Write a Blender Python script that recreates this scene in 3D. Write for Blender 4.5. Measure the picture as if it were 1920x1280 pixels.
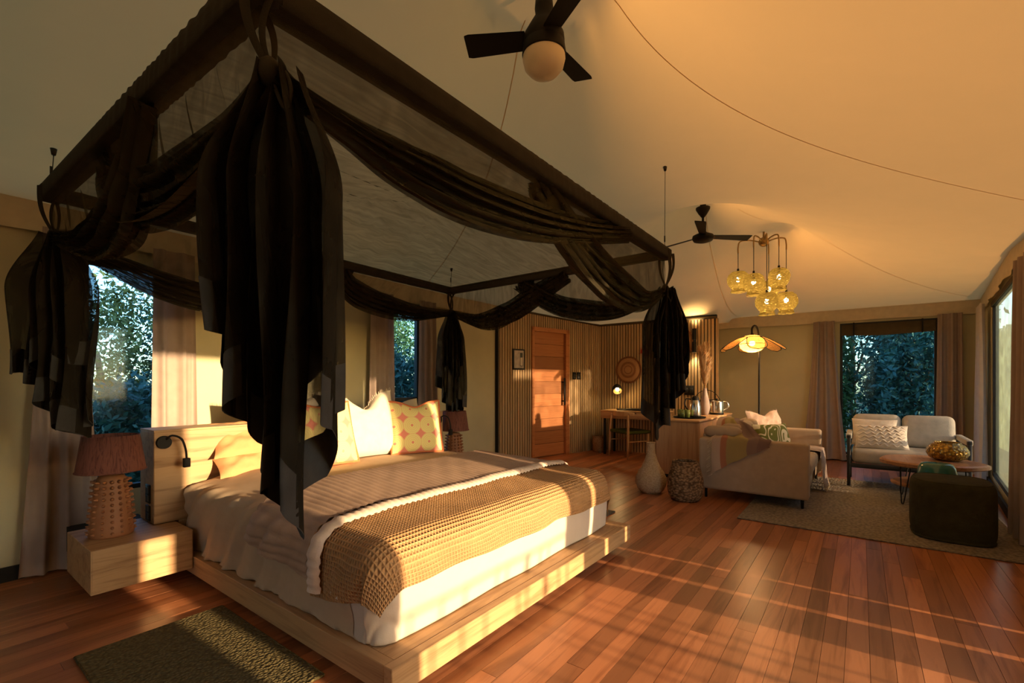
import bpy, bmesh, math, random
import numpy as np
from mathutils import Vector, Matrix

for o in list(bpy.data.objects):
    bpy.data.objects.remove(o, do_unlink=True)
scene = bpy.context.scene
COL = scene.collection
R = random.Random(7)
PI = math.pi

# ------------------------------------------------------------------ camera
# world: +X runs along the floor boards (bed width, away to the right), +Y towards the headboard wall
cam_d = bpy.data.cameras.new('camera')
cam = bpy.data.objects.new('camera', cam_d)
COL.objects.link(cam)
cam.location = (0, 0, 1.25)
cam.rotation_euler = (PI / 2, 0, -math.radians(90 - 36.84))
cam_d.sensor_width = 36.0
cam_d.lens = 873 / 1920 * 36
cam_d.shift_y = 77 / 1920
cam_d.clip_start = 0.05
cam_d.clip_end = 300
scene.camera = cam

# ------------------------------------------------------------------ sky, sun, exposure
SUN_EL = math.radians(7.5)
SUN_DX = -0.042                      # sideways drift of the sun rays per metre of +Y
world = bpy.data.worlds.new('sky')
scene.world = world
world.use_nodes = True
wn = world.node_tree
wn.nodes.clear()
w_out = wn.nodes.new('ShaderNodeOutputWorld')
w_bg = wn.nodes.new('ShaderNodeBackground')
w_sky = wn.nodes.new('ShaderNodeTexSky')
w_sky.sky_type = 'NISHITA'
w_sky.sun_disc = False
w_sky.sun_elevation = math.radians(9)
w_sky.sun_rotation = PI
w_sky.air_density = 1.0
w_sky.dust_density = 0.6
w_sky.ozone_density = 2.0
w_bg.inputs['Strength'].default_value = 0.44
wn.links.new(w_sky.outputs[0], w_bg.inputs['Color'])
wn.links.new(w_bg.outputs[0], w_out.inputs['Surface'])

sun_d = bpy.data.lights.new('sun', 'SUN')
sun_d.energy = 7.6
sun_d.color = (1.0, 0.68, 0.38)
sun_d.angle = math.radians(0.8)
sun = bpy.data.objects.new('sun', sun_d)
COL.objects.link(sun)
ray = Vector((SUN_DX, 1.0, -math.tan(SUN_EL))).normalized()
sun.rotation_euler = ray.to_track_quat('-Z', 'Y').to_euler()
sun.location = (3, -12, 3)

vs = scene.view_settings
vs.view_transform = 'Standard'
vs.look = 'None'
vs.exposure = 1.0
vs.gamma = 1.0
vs.use_curve_mapping = False
cy = scene.cycles
cy.use_denoising = True
cy.max_bounces = 8
cy.diffuse_bounces = 5
cy.glossy_bounces = 3
cy.transmission_bounces = 6
cy.transparent_max_bounces = 24
cy.sample_clamp_indirect = 6.0
cy.caustics_reflective = False
cy.caustics_refractive = False


# ------------------------------------------------------------------ materials
def new_mat(name):
    m = bpy.data.materials.new(name)
    m.use_nodes = True
    nt = m.node_tree
    nt.nodes.clear()
    out = nt.nodes.new('ShaderNodeOutputMaterial')
    return m, nt, out


def N(nt, kind, **kw):
    n = nt.nodes.new(kind)
    for k, v in kw.items():
        if k in n.inputs:
            n.inputs[k].default_value = v
        else:
            setattr(n, k, v)
    return n


def coord(nt, scale=(1, 1, 1), kind='Object', rot=(0, 0, 0)):
    mp = N(nt, 'ShaderNodeMapping')
    mp.inputs['Scale'].default_value = scale
    mp.inputs['Rotation'].default_value = rot
    if kind == 'World':
        g = N(nt, 'ShaderNodeNewGeometry')
        nt.links.new(g.outputs['Position'], mp.inputs['Vector'])
    else:
        g = N(nt, 'ShaderNodeTexCoord')
        nt.links.new(g.outputs[kind], mp.inputs['Vector'])
    return mp.outputs['Vector']


def c4(c):
    return (c[0], c[1], c[2], 1.0)


def principled(nt, out, rough=.6, metal=0., spec=.4, trans=0.):
    b = N(nt, 'ShaderNodeBsdfPrincipled')
    b.inputs['Roughness'].default_value = rough
    b.inputs['Metallic'].default_value = metal
    b.inputs['Specular IOR Level'].default_value = spec
    b.inputs['Transmission Weight'].default_value = trans
    nt.links.new(b.outputs[0], out.inputs['Surface'])
    return b


def ramp(nt, fac, stops):
    r = N(nt, 'ShaderNodeValToRGB')
    e = r.color_ramp.elements
    while len(e) < len(stops):
        e.new(.5)
    for i, (p, c) in enumerate(stops):
        e[i].position = p
        e[i].color = c4(c)
    nt.links.new(fac, r.inputs['Fac'])
    return r.outputs['Color']


def add_bump(nt, b, height, strength=.3, dist=.01):
    bp = N(nt, 'ShaderNodeBump')
    bp.inputs['Strength'].default_value = strength
    bp.inputs['Distance'].default_value = dist
    nt.links.new(height, bp.inputs['Height'])
    nt.links.new(bp.outputs[0], b.inputs['Normal'])


def plain(name, c, rough=.6, metal=0., spec=.4, var=.12, scale=6., bump=0., bscale=60., emit=None, estr=0.):
    m, nt, out = new_mat(name)
    b = principled(nt, out, rough, metal, spec)
    v = coord(nt)
    n = N(nt, 'ShaderNodeTexNoise', Scale=scale, Detail=4.0)
    nt.links.new(v, n.inputs['Vector'])
    lo = [x * (1 - var) for x in c]
    hi = [min(1, x * (1 + var)) for x in c]
    nt.links.new(ramp(nt, n.outputs['Fac'], [(.3, lo), (.7, hi)]), b.inputs['Base Color'])
    if bump:
        n2 = N(nt, 'ShaderNodeTexNoise', Scale=bscale, Detail=3.0)
        nt.links.new(v, n2.inputs['Vector'])
        add_bump(nt, b, n2.outputs['Fac'], bump)
    if emit:
        b.inputs['Emission Color'].default_value = c4(emit)
        b.inputs['Emission Strength'].default_value = estr
    return m


def fabric(name, c, var=.1, weave=300., bump=.25, rough=.9, trans=0., soft=14., tcol=None):
    m, nt, out = new_mat(name)
    v = coord(nt)
    n = N(nt, 'ShaderNodeTexNoise', Scale=soft, Detail=5.0)
    nt.links.new(v, n.inputs['Vector'])
    colr = ramp(nt, n.outputs['Fac'], [(.3, [x * (1 - var) for x in c]), (.7, [min(1, x * (1 + var)) for x in c])])
    b = principled(nt, out, rough, 0, .15)
    nt.links.new(colr, b.inputs['Base Color'])
    w = N(nt, 'ShaderNodeTexNoise', Scale=weave, Detail=2.0)
    nt.links.new(v, w.inputs['Vector'])
    add_bump(nt, b, w.outputs['Fac'], bump, .004)
    if trans > 0:
        t = N(nt, 'ShaderNodeBsdfTranslucent')
        if tcol:
            t.inputs['Color'].default_value = c4(tcol)
        else:
            nt.links.new(colr, t.inputs['Color'])
        mx = N(nt, 'ShaderNodeMixShader')
        mx.inputs[0].default_value = trans
        nt.links.new(b.outputs[0], mx.inputs[1])
        nt.links.new(t.outputs[0], mx.inputs[2])
        nt.links.new(mx.outputs[0], out.inputs['Surface'])
    return m


def wood(name, c1, c2, axis='X', scale=1.0, rough=.45, spec=.4, kind='Object', bump=.12, rnd=False, rndamt=.5):
    m, nt, out = new_mat(name)
    b = principled(nt, out, rough, 0, spec)
    s = {'X': (1.2, 16, 16), 'Y': (16, 1.2, 16), 'Z': (16, 16, 1.2)}[axis]
    v = coord(nt, [k * scale for k in s], kind)
    if rnd:
        oi = N(nt, 'ShaderNodeObjectInfo')
        mul = N(nt, 'ShaderNodeMath', operation='MULTIPLY')
        mul.inputs[1].default_value = 57.0
        nt.links.new(oi.outputs['Random'], mul.inputs[0])
        av = N(nt, 'ShaderNodeVectorMath', operation='ADD')
        nt.links.new(v, av.inputs[0])
        nt.links.new(mul.outputs[0], av.inputs[1])
        v = av.outputs[0]
    n = N(nt, 'ShaderNodeTexNoise', Scale=1.0, Detail=7.0, Roughness=.6, Distortion=1.1)
    nt.links.new(v, n.inputs['Vector'])
    fac = n.outputs['Fac']
    col = ramp(nt, fac, [(.30, c2), (.52, c1), (.72, [x * .8 + y * .2 for x, y in zip(c1, c2)])])
    if rnd:
        hs = N(nt, 'ShaderNodeHueSaturation')
        mr = N(nt, 'ShaderNodeMapRange')
        mr.inputs['To Min'].default_value = 1 - rndamt
        mr.inputs['To Max'].default_value = 1 + rndamt
        nt.links.new(oi.outputs['Random'], mr.inputs['Value'])
        nt.links.new(mr.outputs[0], hs.inputs['Value'])
        nt.links.new(col, hs.inputs['Color'])
        col = hs.outputs['Color']
    nt.links.new(col, b.inputs['Base Color'])
    add_bump(nt, b, fac, bump, .003)
    return m


def net(name, c, opacity):
    """woven mosquito netting: see-through cloth"""
    m, nt, out = new_mat(name)
    d = N(nt, 'ShaderNodeBsdfDiffuse')
    v = coord(nt)
    n = N(nt, 'ShaderNodeTexNoise', Scale=9.0, Detail=4.0)
    nt.links.new(v, n.inputs['Vector'])
    nt.links.new(ramp(nt, n.outputs['Fac'], [(.3, [x * .8 for x in c]), (.7, [x * 1.25 for x in c])]), d.inputs['Color'])
    t = N(nt, 'ShaderNodeBsdfTranslucent', Color=c4([x * 1.4 for x in c]))
    a = N(nt, 'ShaderNodeMixShader')
    a.inputs[0].default_value = .3
    nt.links.new(d.outputs[0], a.inputs[1])
    nt.links.new(t.outputs[0], a.inputs[2])
    tr = N(nt, 'ShaderNodeBsdfTransparent')
    mx = N(nt, 'ShaderNodeMixShader')
    cr = N(nt, 'ShaderNodeTexNoise', Scale=1.0, Detail=5.0, Distortion=1.5)
    nt.links.new(coord(nt, (3, 15, 3)), cr.inputs['Vector'])
    mr = N(nt, 'ShaderNodeMapRange')
    mr.inputs['From Min'].default_value = .3
    mr.inputs['From Max'].default_value = .7
    mr.inputs['To Min'].default_value = max(0, opacity - min(.12, 1 - opacity))
    mr.inputs['To Max'].default_value = min(1, opacity + min(.12, 1 - opacity))
    nt.links.new(cr.outputs['Fac'], mr.inputs['Value'])
    nt.links.new(mr.outputs[0], mx.inputs[0])
    nt.links.new(tr.outputs[0], mx.inputs[1])
    nt.links.new(a.outputs[0], mx.inputs[2])
    nt.links.new(mx.outputs[0], out.inputs['Surface'])
    return m


def pane_mat(name, tint, refl=.12):
    m, nt, out = new_mat(name)
    tr = N(nt, 'ShaderNodeBsdfTransparent', Color=c4(tint))
    gl = N(nt, 'ShaderNodeBsdfGlossy', Roughness=.05, Color=(.9, .95, 1, 1))
    mx = N(nt, 'ShaderNodeMixShader')
    lw = N(nt, 'ShaderNodeFresnel', IOR=1.18)
    nt.links.new(lw.outputs[0], mx.inputs[0])
    nt.links.new(tr.outputs[0], mx.inputs[1])
    nt.links.new(gl.outputs[0], mx.inputs[2])
    nt.links.new(mx.outputs[0], out.inputs['Surface'])
    return m


def emitter(name, c, s):
    m, nt, out = new_mat(name)
    e = N(nt, 'ShaderNodeEmission', Color=c4(c), Strength=s)
    nt.links.new(e.outputs[0], out.inputs['Surface'])
    return m


def waffle_mat(name, c, cell):
    """waffle weave: raised grid of small square cells"""
    m, nt, out = new_mat(name)
    b = principled(nt, out, .95, 0, .1)
    v = coord(nt)
    n = N(nt, 'ShaderNodeTexNoise', Scale=5.0, Detail=4.0)
    nt.links.new(v, n.inputs['Vector'])
    nt.links.new(ramp(nt, n.outputs['Fac'], [(.3, [x * .9 for x in c]), (.7, [min(1, x * 1.08) for x in c])]), b.inputs['Base Color'])
    sx = N(nt, 'ShaderNodeUVMap')
    sep = N(nt, 'ShaderNodeSeparateXYZ')
    nt.links.new(sx.outputs[0], sep.inputs[0])
    hs = []
    for k in (0, 1):
        mu = N(nt, 'ShaderNodeMath', operation='MULTIPLY')
        mu.inputs[1].default_value = 2 * PI / cell
        nt.links.new(sep.outputs[k], mu.inputs[0])
        si = N(nt, 'ShaderNodeMath', operation='SINE')
        nt.links.new(mu.outputs[0], si.inputs[0])
        hs.append(si.outputs[0])
    mx = N(nt, 'ShaderNodeMath', operation='MAXIMUM')
    nt.links.new(hs[0], mx.inputs[0])
    nt.links.new(hs[1], mx.inputs[1])
    add_bump(nt, b, mx.outputs[0], .9, .006)
    return m


def circles_mat(name, ground, ring):
    """printed cushion: lime ringed circles on a pink ground"""
    m, nt, out = new_mat(name)
    b = principled(nt, out, .9, 0, .1)
    uv = N(nt, 'ShaderNodeUVMap')
    mp = N(nt, 'ShaderNodeVectorMath', operation='SCALE')
    mp.inputs['Scale'].default_value = 1 / .145
    nt.links.new(uv.outputs[0], mp.inputs[0])
    fr = N(nt, 'ShaderNodeVectorMath', operation='FRACTION')
    nt.links.new(mp.outputs[0], fr.inputs[0])
    sb = N(nt, 'ShaderNodeVectorMath', operation='SUBTRACT')
    sb.inputs[1].default_value = (.5, .5, 0)
    nt.links.new(fr.outputs[0], sb.inputs[0])
    ln = N(nt, 'ShaderNodeVectorMath', operation='LENGTH')
    nt.links.new(sb.outputs[0], ln.inputs[0])
    inside = N(nt, 'ShaderNodeMath', operation='LESS_THAN')
    inside.inputs[1].default_value = .52
    nt.links.new(ln.outputs['Value'], inside.inputs[0])
    core = N(nt, 'ShaderNodeMath', operation='GREATER_THAN')
    core.inputs[1].default_value = .07
    nt.links.new(ln.outputs['Value'], core.inputs[0])
    both = N(nt, 'ShaderNodeMath', operation='MULTIPLY')
    nt.links.new(inside.outputs[0], both.inputs[0])
    nt.links.new(core.outputs[0], both.inputs[1])
    mu = N(nt, 'ShaderNodeMath', operation='MULTIPLY')
    mu.inputs[1].default_value = 62.
    nt.links.new(ln.outputs['Value'], mu.inputs[0])
    si = N(nt, 'ShaderNodeMath', operation='SINE')
    nt.links.new(mu.outputs[0], si.inputs[0])
    mr = N(nt, 'ShaderNodeMapRange')
    mr.inputs['From Min'].default_value = -1
    mr.inputs['To Min'].default_value = .62
    nt.links.new(si.outputs[0], mr.inputs['Value'])
    f = N(nt, 'ShaderNodeMath', operation='MULTIPLY')
    nt.links.new(both.outputs[0], f.inputs[0])
    nt.links.new(mr.outputs[0], f.inputs[1])
    mx = N(nt, 'ShaderNodeMix', data_type='RGBA')
    mx.inputs[6].default_value = c4(ground)
    mx.inputs[7].default_value = c4(ring)
    nt.links.new(f.outputs[0], mx.inputs[0])
    nt.links.new(mx.outputs[2], b.inputs['Base Color'])
    return m


def maze_mat(name, ground, line):
    """printed cushion: white winding contour lines on green"""
    m, nt, out = new_mat(name)
    b = principled(nt, out, .9, 0, .1)
    v = coord(nt)
    n = N(nt, 'ShaderNodeTexNoise', Scale=5.2, Detail=0.0, Distortion=.6)
    nt.links.new(v, n.inputs['Vector'])
    mu = N(nt, 'ShaderNodeMath', operation='MULTIPLY')
    mu.inputs[1].default_value = 42.
    nt.links.new(n.outputs['Fac'], mu.inputs[0])
    si = N(nt, 'ShaderNodeMath', operation='SINE')
    nt.links.new(mu.outputs[0], si.inputs[0])
    gt = N(nt, 'ShaderNodeMath', operation='GREATER_THAN')
    gt.inputs[1].default_value = .45
    nt.links.new(si.outputs[0], gt.inputs[0])
    mx = N(nt, 'ShaderNodeMix', data_type='RGBA')
    mx.inputs[6].default_value = c4(ground)
    mx.inputs[7].default_value = c4(line)
    nt.links.new(gt.outputs[0], mx.inputs[0])
    nt.links.new(mx.outputs[2], b.inputs['Base Color'])
    return m


def woven_mat(name, c1, c2, sx, sz, bump=.8, rough=.85):
    """coarse basket weave in bands"""
    m, nt, out = new_mat(name)
    b = principled(nt, out, rough, 0, .2)
    v = coord(nt, (sx, sx, sz))
    ch = N(nt, 'ShaderNodeTexVoronoi', Scale=1.0)
    nt.links.new(v, ch.inputs['Vector'])
    nt.links.new(ramp(nt, ch.outputs['Distance'], [(.1, c1), (.75, c2)]), b.inputs['Base Color'])
    inv = N(nt, 'ShaderNodeMath', operation='SUBTRACT')
    inv.inputs[0].default_value = 1.
    nt.links.new(ch.outputs['Distance'], inv.inputs[1])
    add_bump(nt, b, inv.outputs[0], bump, .01)
    return m


def rings_mat(name, c1, c2):
    """coiled basket plate: concentric rings round the object's x axis"""
    m, nt, out = new_mat(name)
    b = principled(nt, out, .8, 0, .2)
    tc = N(nt, 'ShaderNodeTexCoord')
    mu0 = N(nt, 'ShaderNodeVectorMath', operation='MULTIPLY')
    mu0.inputs[1].default_value = (0, 1, 1)
    nt.links.new(tc.outputs['Object'], mu0.inputs[0])
    ln = N(nt, 'ShaderNodeVectorMath', operation='LENGTH')
    nt.links.new(mu0.outputs[0], ln.inputs[0])
    nt.links.new(ramp(nt, ln.outputs['Value'], [(.05, c1), (.075, c2), (.085, c1), (.13, c2), (.16, c1), (.2, c1), (.225, c2)]), b.inputs['Base Color'])
    mu = N(nt, 'ShaderNodeMath', operation='MULTIPLY')
    mu.inputs[1].default_value = 500.
    nt.links.new(ln.outputs['Value'], mu.inputs[0])
    si = N(nt, 'ShaderNodeMath', operation='SINE')
    nt.links.new(mu.outputs[0], si.inputs[0])
    add_bump(nt, b, si.outputs[0], .6, .004)
    return m


def stripe_mat(name, cols, axis, lo, hi, bump=.3):
    m, nt, out = new_mat(name)
    b = principled(nt, out, .95, 0, .1)
    uv = N(nt, 'ShaderNodeUVMap')
    sep = N(nt, 'ShaderNodeSeparateXYZ')
    nt.links.new(uv.outputs[0], sep.inputs[0])
    mr = N(nt, 'ShaderNodeMapRange')
    mr.inputs['From Min'].default_value = lo
    mr.inputs['From Max'].default_value = hi
    nt.links.new(sep.outputs[axis], mr.inputs['Value'])
    r = N(nt, 'ShaderNodeValToRGB')
    r.color_ramp.interpolation = 'CONSTANT'
    e = r.color_ramp.elements
    while len(e) < len(cols):
        e.new(.5)
    for i, (p, c) in enumerate(cols):
        e[i].position = p
        e[i].color = c4(c)
    nt.links.new(mr.outputs[0], r.inputs['Fac'])
    nt.links.new(r.outputs[0], b.inputs['Base Color'])
    n = N(nt, 'ShaderNodeTexNoise', Scale=180.0, Detail=2.0)
    nt.links.new(coord(nt), n.inputs['Vector'])
    add_bump(nt, b, n.outputs['Fac'], bump, .004)
    return m


M = {}
M['canvas'] = fabric('tent_canvas', (.62, .44, .225), .05, 250, .1, .9, .19, 2.0, (.70, .40, .14))
M['wall'] = fabric('wall_canvas', (.58, .52, .33), .06, 220, .15, .9, .06, 2.5)
M['valance'] = fabric('valance_canvas', (.64, .54, .37), .06, 220, .12)
M['plank'] = wood('floor_board', (.42, .165, .070), (.24, .080, .031), 'X', 1.0, .30, .5, 'World', .10, True, .38)
M['subfloor'] = plain('subfloor', (.06, .025, .012), .8)
M['ash'] = wood('pale_ash', (.46, .28, .135), (.25, .13, .055), 'X', 1.0, .5, .3)
M['ashY'] = wood('pale_ash_lengthwise', (.44, .265, .125), (.24, .125, .052), 'Y', 1.0, .5, .3)
M['oak'] = wood('honey_oak', (.55, .34, .17), (.38, .21, .09), 'Z', 1.0, .5, .3)
M['oakX'] = wood('honey_oak_flat', (.56, .35, .18), (.40, .22, .10), 'Y', 1.0, .45, .3)
M['door'] = wood('cedar_door', (.50, .20, .07), (.34, .11, .035), 'X', 1.2, .45, .35, 'Object', .1, True, .30)
M['slat'] = wood('oak_slat', (.50, .35, .19), (.38, .25, .12), 'Z', 1.0, .6, .2, 'World', .06, True, .12)
M['black'] = plain('black_backing', (.012, .011, .010), .85)
M['black_metal'] = plain('black_metal', (.014, .012, .010), .6, 0., .2)
M['frame_black'] = plain('black_frame', (.02, .02, .02), .5)
M['char'] = fabric('charcoal_cloth', (.042, .037, .028), .15, 260, .3)
M['char_hem'] = fabric('charcoal_hem', (.055, .055, .053), .15, 260, .3)
M['net'] = net('black_net', (.060, .047, .024), .56)
M['net_top'] = net('black_net_top', (.060, .043, .018), .50)
M['net_mid'] = net('black_net_folded', (.034, .029, .022), .92)
M['net_thick'] = net('black_net_bunched', (.048, .039, .024), .88)
M['mesh_screen'] = net('insect_mesh', (.17, .20, .16), .45)
M['duvet'] = fabric('cream_cotton', (.47, .34, .225), .04, 150, .12, .85)
M['sheet'] = fabric('white_cotton', (.56, .46, .37), .03, 150, .1, .85)
M['waffle'] = waffle_mat('apricot_waffle', (.48, .27, .125), .018)
M['quilt'] = fabric('mauve_quilt', (.36, .24, .17), .08, 120, .3)
M['quilt_edge'] = fabric('pale_stitched_edge', (.60, .47, .38), .08, 120, .3)
M['apricot'] = fabric('apricot_linen', (.56, .29, .13), .08, 160, .2)
M['linen'] = fabric('white_linen', (.64, .55, .44), .06, 120, .4)
M['circles'] = circles_mat('lime_circles', (.70, .26, .20), (.76, .72, .30))
M['rust'] = fabric('rust_velvet', (.55, .17, .07), .1, 160, .2)
M['beige'] = fabric('beige_linen', (.52, .44, .31), .06, 140, .2)
M['curtain'] = fabric('mauve_curtain', (.37, .285, .24), .05, 250, .15, .85, .08)
M['curtain_pale'] = fabric('sheer_lining', (.62, .56, .52), .05, 250, .1, .85, .2)
M['shade'] = wood('raffia_shade', (.19, .075, .055), (.07, .025, .02), 'Z', 4.0, .8, .15, 'Object', .9)
M['clay'] = plain('carved_terracotta_wood', (.32, .135, .055), .55, 0, .35, .15, 5, .15, 40)
M['rug'] = woven_mat('olive_rug', (.17, .135, .06), (.09, .072, .03), 70, 70, .8)
M['rug_big'] = woven_mat('grey_beige_rug', (.33, .28, .22), (.17, .145, .115), 38, 38, .9)
M['rug_grey'] = woven_mat('grey_rug', (.16, .15, .13), (.09, .085, .075), 60, 60, .7)
M['sofa'] = fabric('oatmeal_upholstery', (.43, .33, .24), .06, 260, .3)
M['sofa2'] = fabric('grey_chenille', (.44, .41, .36), .1, 120, .5)
M['mauve'] = fabric('mauve_ruched', (.55, .40, .33), .1, 60, .8)
M['maze'] = maze_mat('green_maze', (.20, .23, .07), (.85, .80, .62))
M['wavecush'] = fabric('cream_tufted', (.70, .63, .54), .1, 90, .6)
M['throw'] = stripe_mat('striped_throw', [(0, (.46, .34, .26)), (.16, (.38, .16, .09)), (.26, (.34, .26, .11)), (.62, (.24, .16, .13)), (.8, (.20, .13, .11))], 0, 0, 1)
M['throw2'] = fabric('grey_mauve_throw', (.34, .27, .24), .15, 60, .8)
M['fringe'] = fabric('cream_fringe', (.62, .52, .40), .1, 200, .3)
M['olive'] = fabric('dark_olive_boucle', (.040, .036, .016), .2, 70, .9)
M['green_seat'] = fabric('green_seat', (.06, .075, .015), .12, 160, .4)
M['slab'] = wood('teak_slab', (.42, .21, .10), (.26, .11, .05), 'X', 1.2, .4, .4)
M['teal'] = plain('teal_glaze', (.03, .15, .14), .12, 0, .6, .25, 4)
M['gourd'] = woven_mat('pale_rattan', (.60, .44, .27), (.42, .28, .15), 60, 110, .5)
M['seagrass'] = woven_mat('brown_seagrass', (.40, .25, .13), (.10, .055, .025), 34, 50, 1.0)
M['bin'] = woven_mat('honey_rattan', (.46, .27, .12), (.28, .14, .06), 60, 60, .7)
M['plate'] = rings_mat('coiled_basket', (.50, .27, .12), (.26, .11, .05))
M['steel'] = plain('brushed_steel', (.62, .60, .57), .22, 1.0, .5, .05)
M['lime_glass'] = plain('green_glass', (.16, .20, .05), .1, 0, .6)
M['pampas'] = plain('pampas_plume', (.66, .47, .28), .95, 0, .1, .2, 20)
M['mauve_clay'] = plain('mauve_clay', (.42, .33, .30), .7)
M['rattan'] = None
M['brass'] = plain('aged_brass', (.40, .26, .10), .35, .9, .5)
M['opal'] = plain('opal_glass', (.78, .68, .52), .35, 0, .5, .03)
M['bulb'] = emitter('lit_bulb', (1.0, .72, .34), 25)
M['pane'] = pane_mat('window_pane', (.64, .82, .95))
M['pane_clear'] = pane_mat('clear_pane', (.93, .95, .95))
M['leafA'] = plain('leaf_green', (.08, .16, .05), .55, 0, .4, .45, 1.4)
M['leafB'] = plain('leaf_teal', (.04, .125, .10), .5, 0, .4, .45, 1.2)
M['leafC'] = plain('leaf_yellow_green', (.16, .17, .04), .55, 0, .4, .45, 1.4)
M['bark'] = plain('bark', (.16, .11, .07), .9, 0, .2, .3, 8, .5, 20)
M['ground'] = plain('dry_grass', (.13, .11, .06), .95, 0, .1, .35, .8)
M['deck'] = wood('deck_board', (.30, .20, .12), (.2, .13, .07), 'X', 1, .7, .2)
M['reed'] = fabric('grey_reed', (.62, .68, .54), .2, 100, .2, .9, .6, 3.)
M['white_paint'] = plain('off_white', (.72, .66, .56), .6)
M['screenblk'] = fabric('blackout_flap', (.10, .075, .04), .1, 200, .2)
M['photo'] = plain('photo_print', (.50, .42, .36), .4, 0, .4, .25, 14)
M['photo_dark'] = plain('photo_dark_doorway', (.05, .06, .04), .4, 0, .4, .3, 20)
M['red'] = fabric('red_tassel', (.40, .06, .03), .2, 90, .7)
M['wire'] = plain('steel_wire', (.05, .045, .04), .4, .8)


def rattan_mat():
    m, nt, out = new_mat('amber_webbing')
    v = coord(nt, (60, 60, 60))
    n = N(nt, 'ShaderNodeTexNoise', Scale=1.0, Detail=2.0)
    nt.links.new(v, n.inputs['Vector'])
    col = ramp(nt, n.outputs['Fac'], [(.35, (.48, .22, .06)), (.65, (.70, .38, .12))])
    d = N(nt, 'ShaderNodeBsdfDiffuse')
    t = N(nt, 'ShaderNodeBsdfTranslucent')
    nt.links.new(col, d.inputs['Color'])
    nt.links.new(col, t.inputs['Color'])
    mx = N(nt, 'ShaderNodeMixShader')
    mx.inputs[0].default_value = .5
    nt.links.new(d.outputs[0], mx.inputs[1])
    nt.links.new(t.outputs[0], mx.inputs[2])
    tr = N(nt, 'ShaderNodeBsdfTransparent')
    m2 = N(nt, 'ShaderNodeMixShader')
    m2.inputs[0].default_value = .72
    nt.links.new(tr.outputs[0], m2.inputs[1])
    nt.links.new(mx.outputs[0], m2.inputs[2])
    nt.links.new(m2.outputs[0], out.inputs['Surface'])
    return m


def glass_amber():
    m, nt, out = new_mat('amber_cut_glass')
    b = principled(nt, out, .10, .35, .6, .25)
    v = coord(nt)
    vo = N(nt, 'ShaderNodeTexVoronoi', Scale=42.0)
    nt.links.new(v, vo.inputs['Vector'])
    nt.links.new(ramp(nt, vo.outputs['Distance'], [(.1, (.75, .46, .06)), (.7, (.22, .12, .02))]), b.inputs['Base Color'])
    add_bump(nt, b, vo.outputs['Distance'], .8, .01)
    return m


M['rattan'] = rattan_mat()
M['amber'] = glass_amber()


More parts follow.
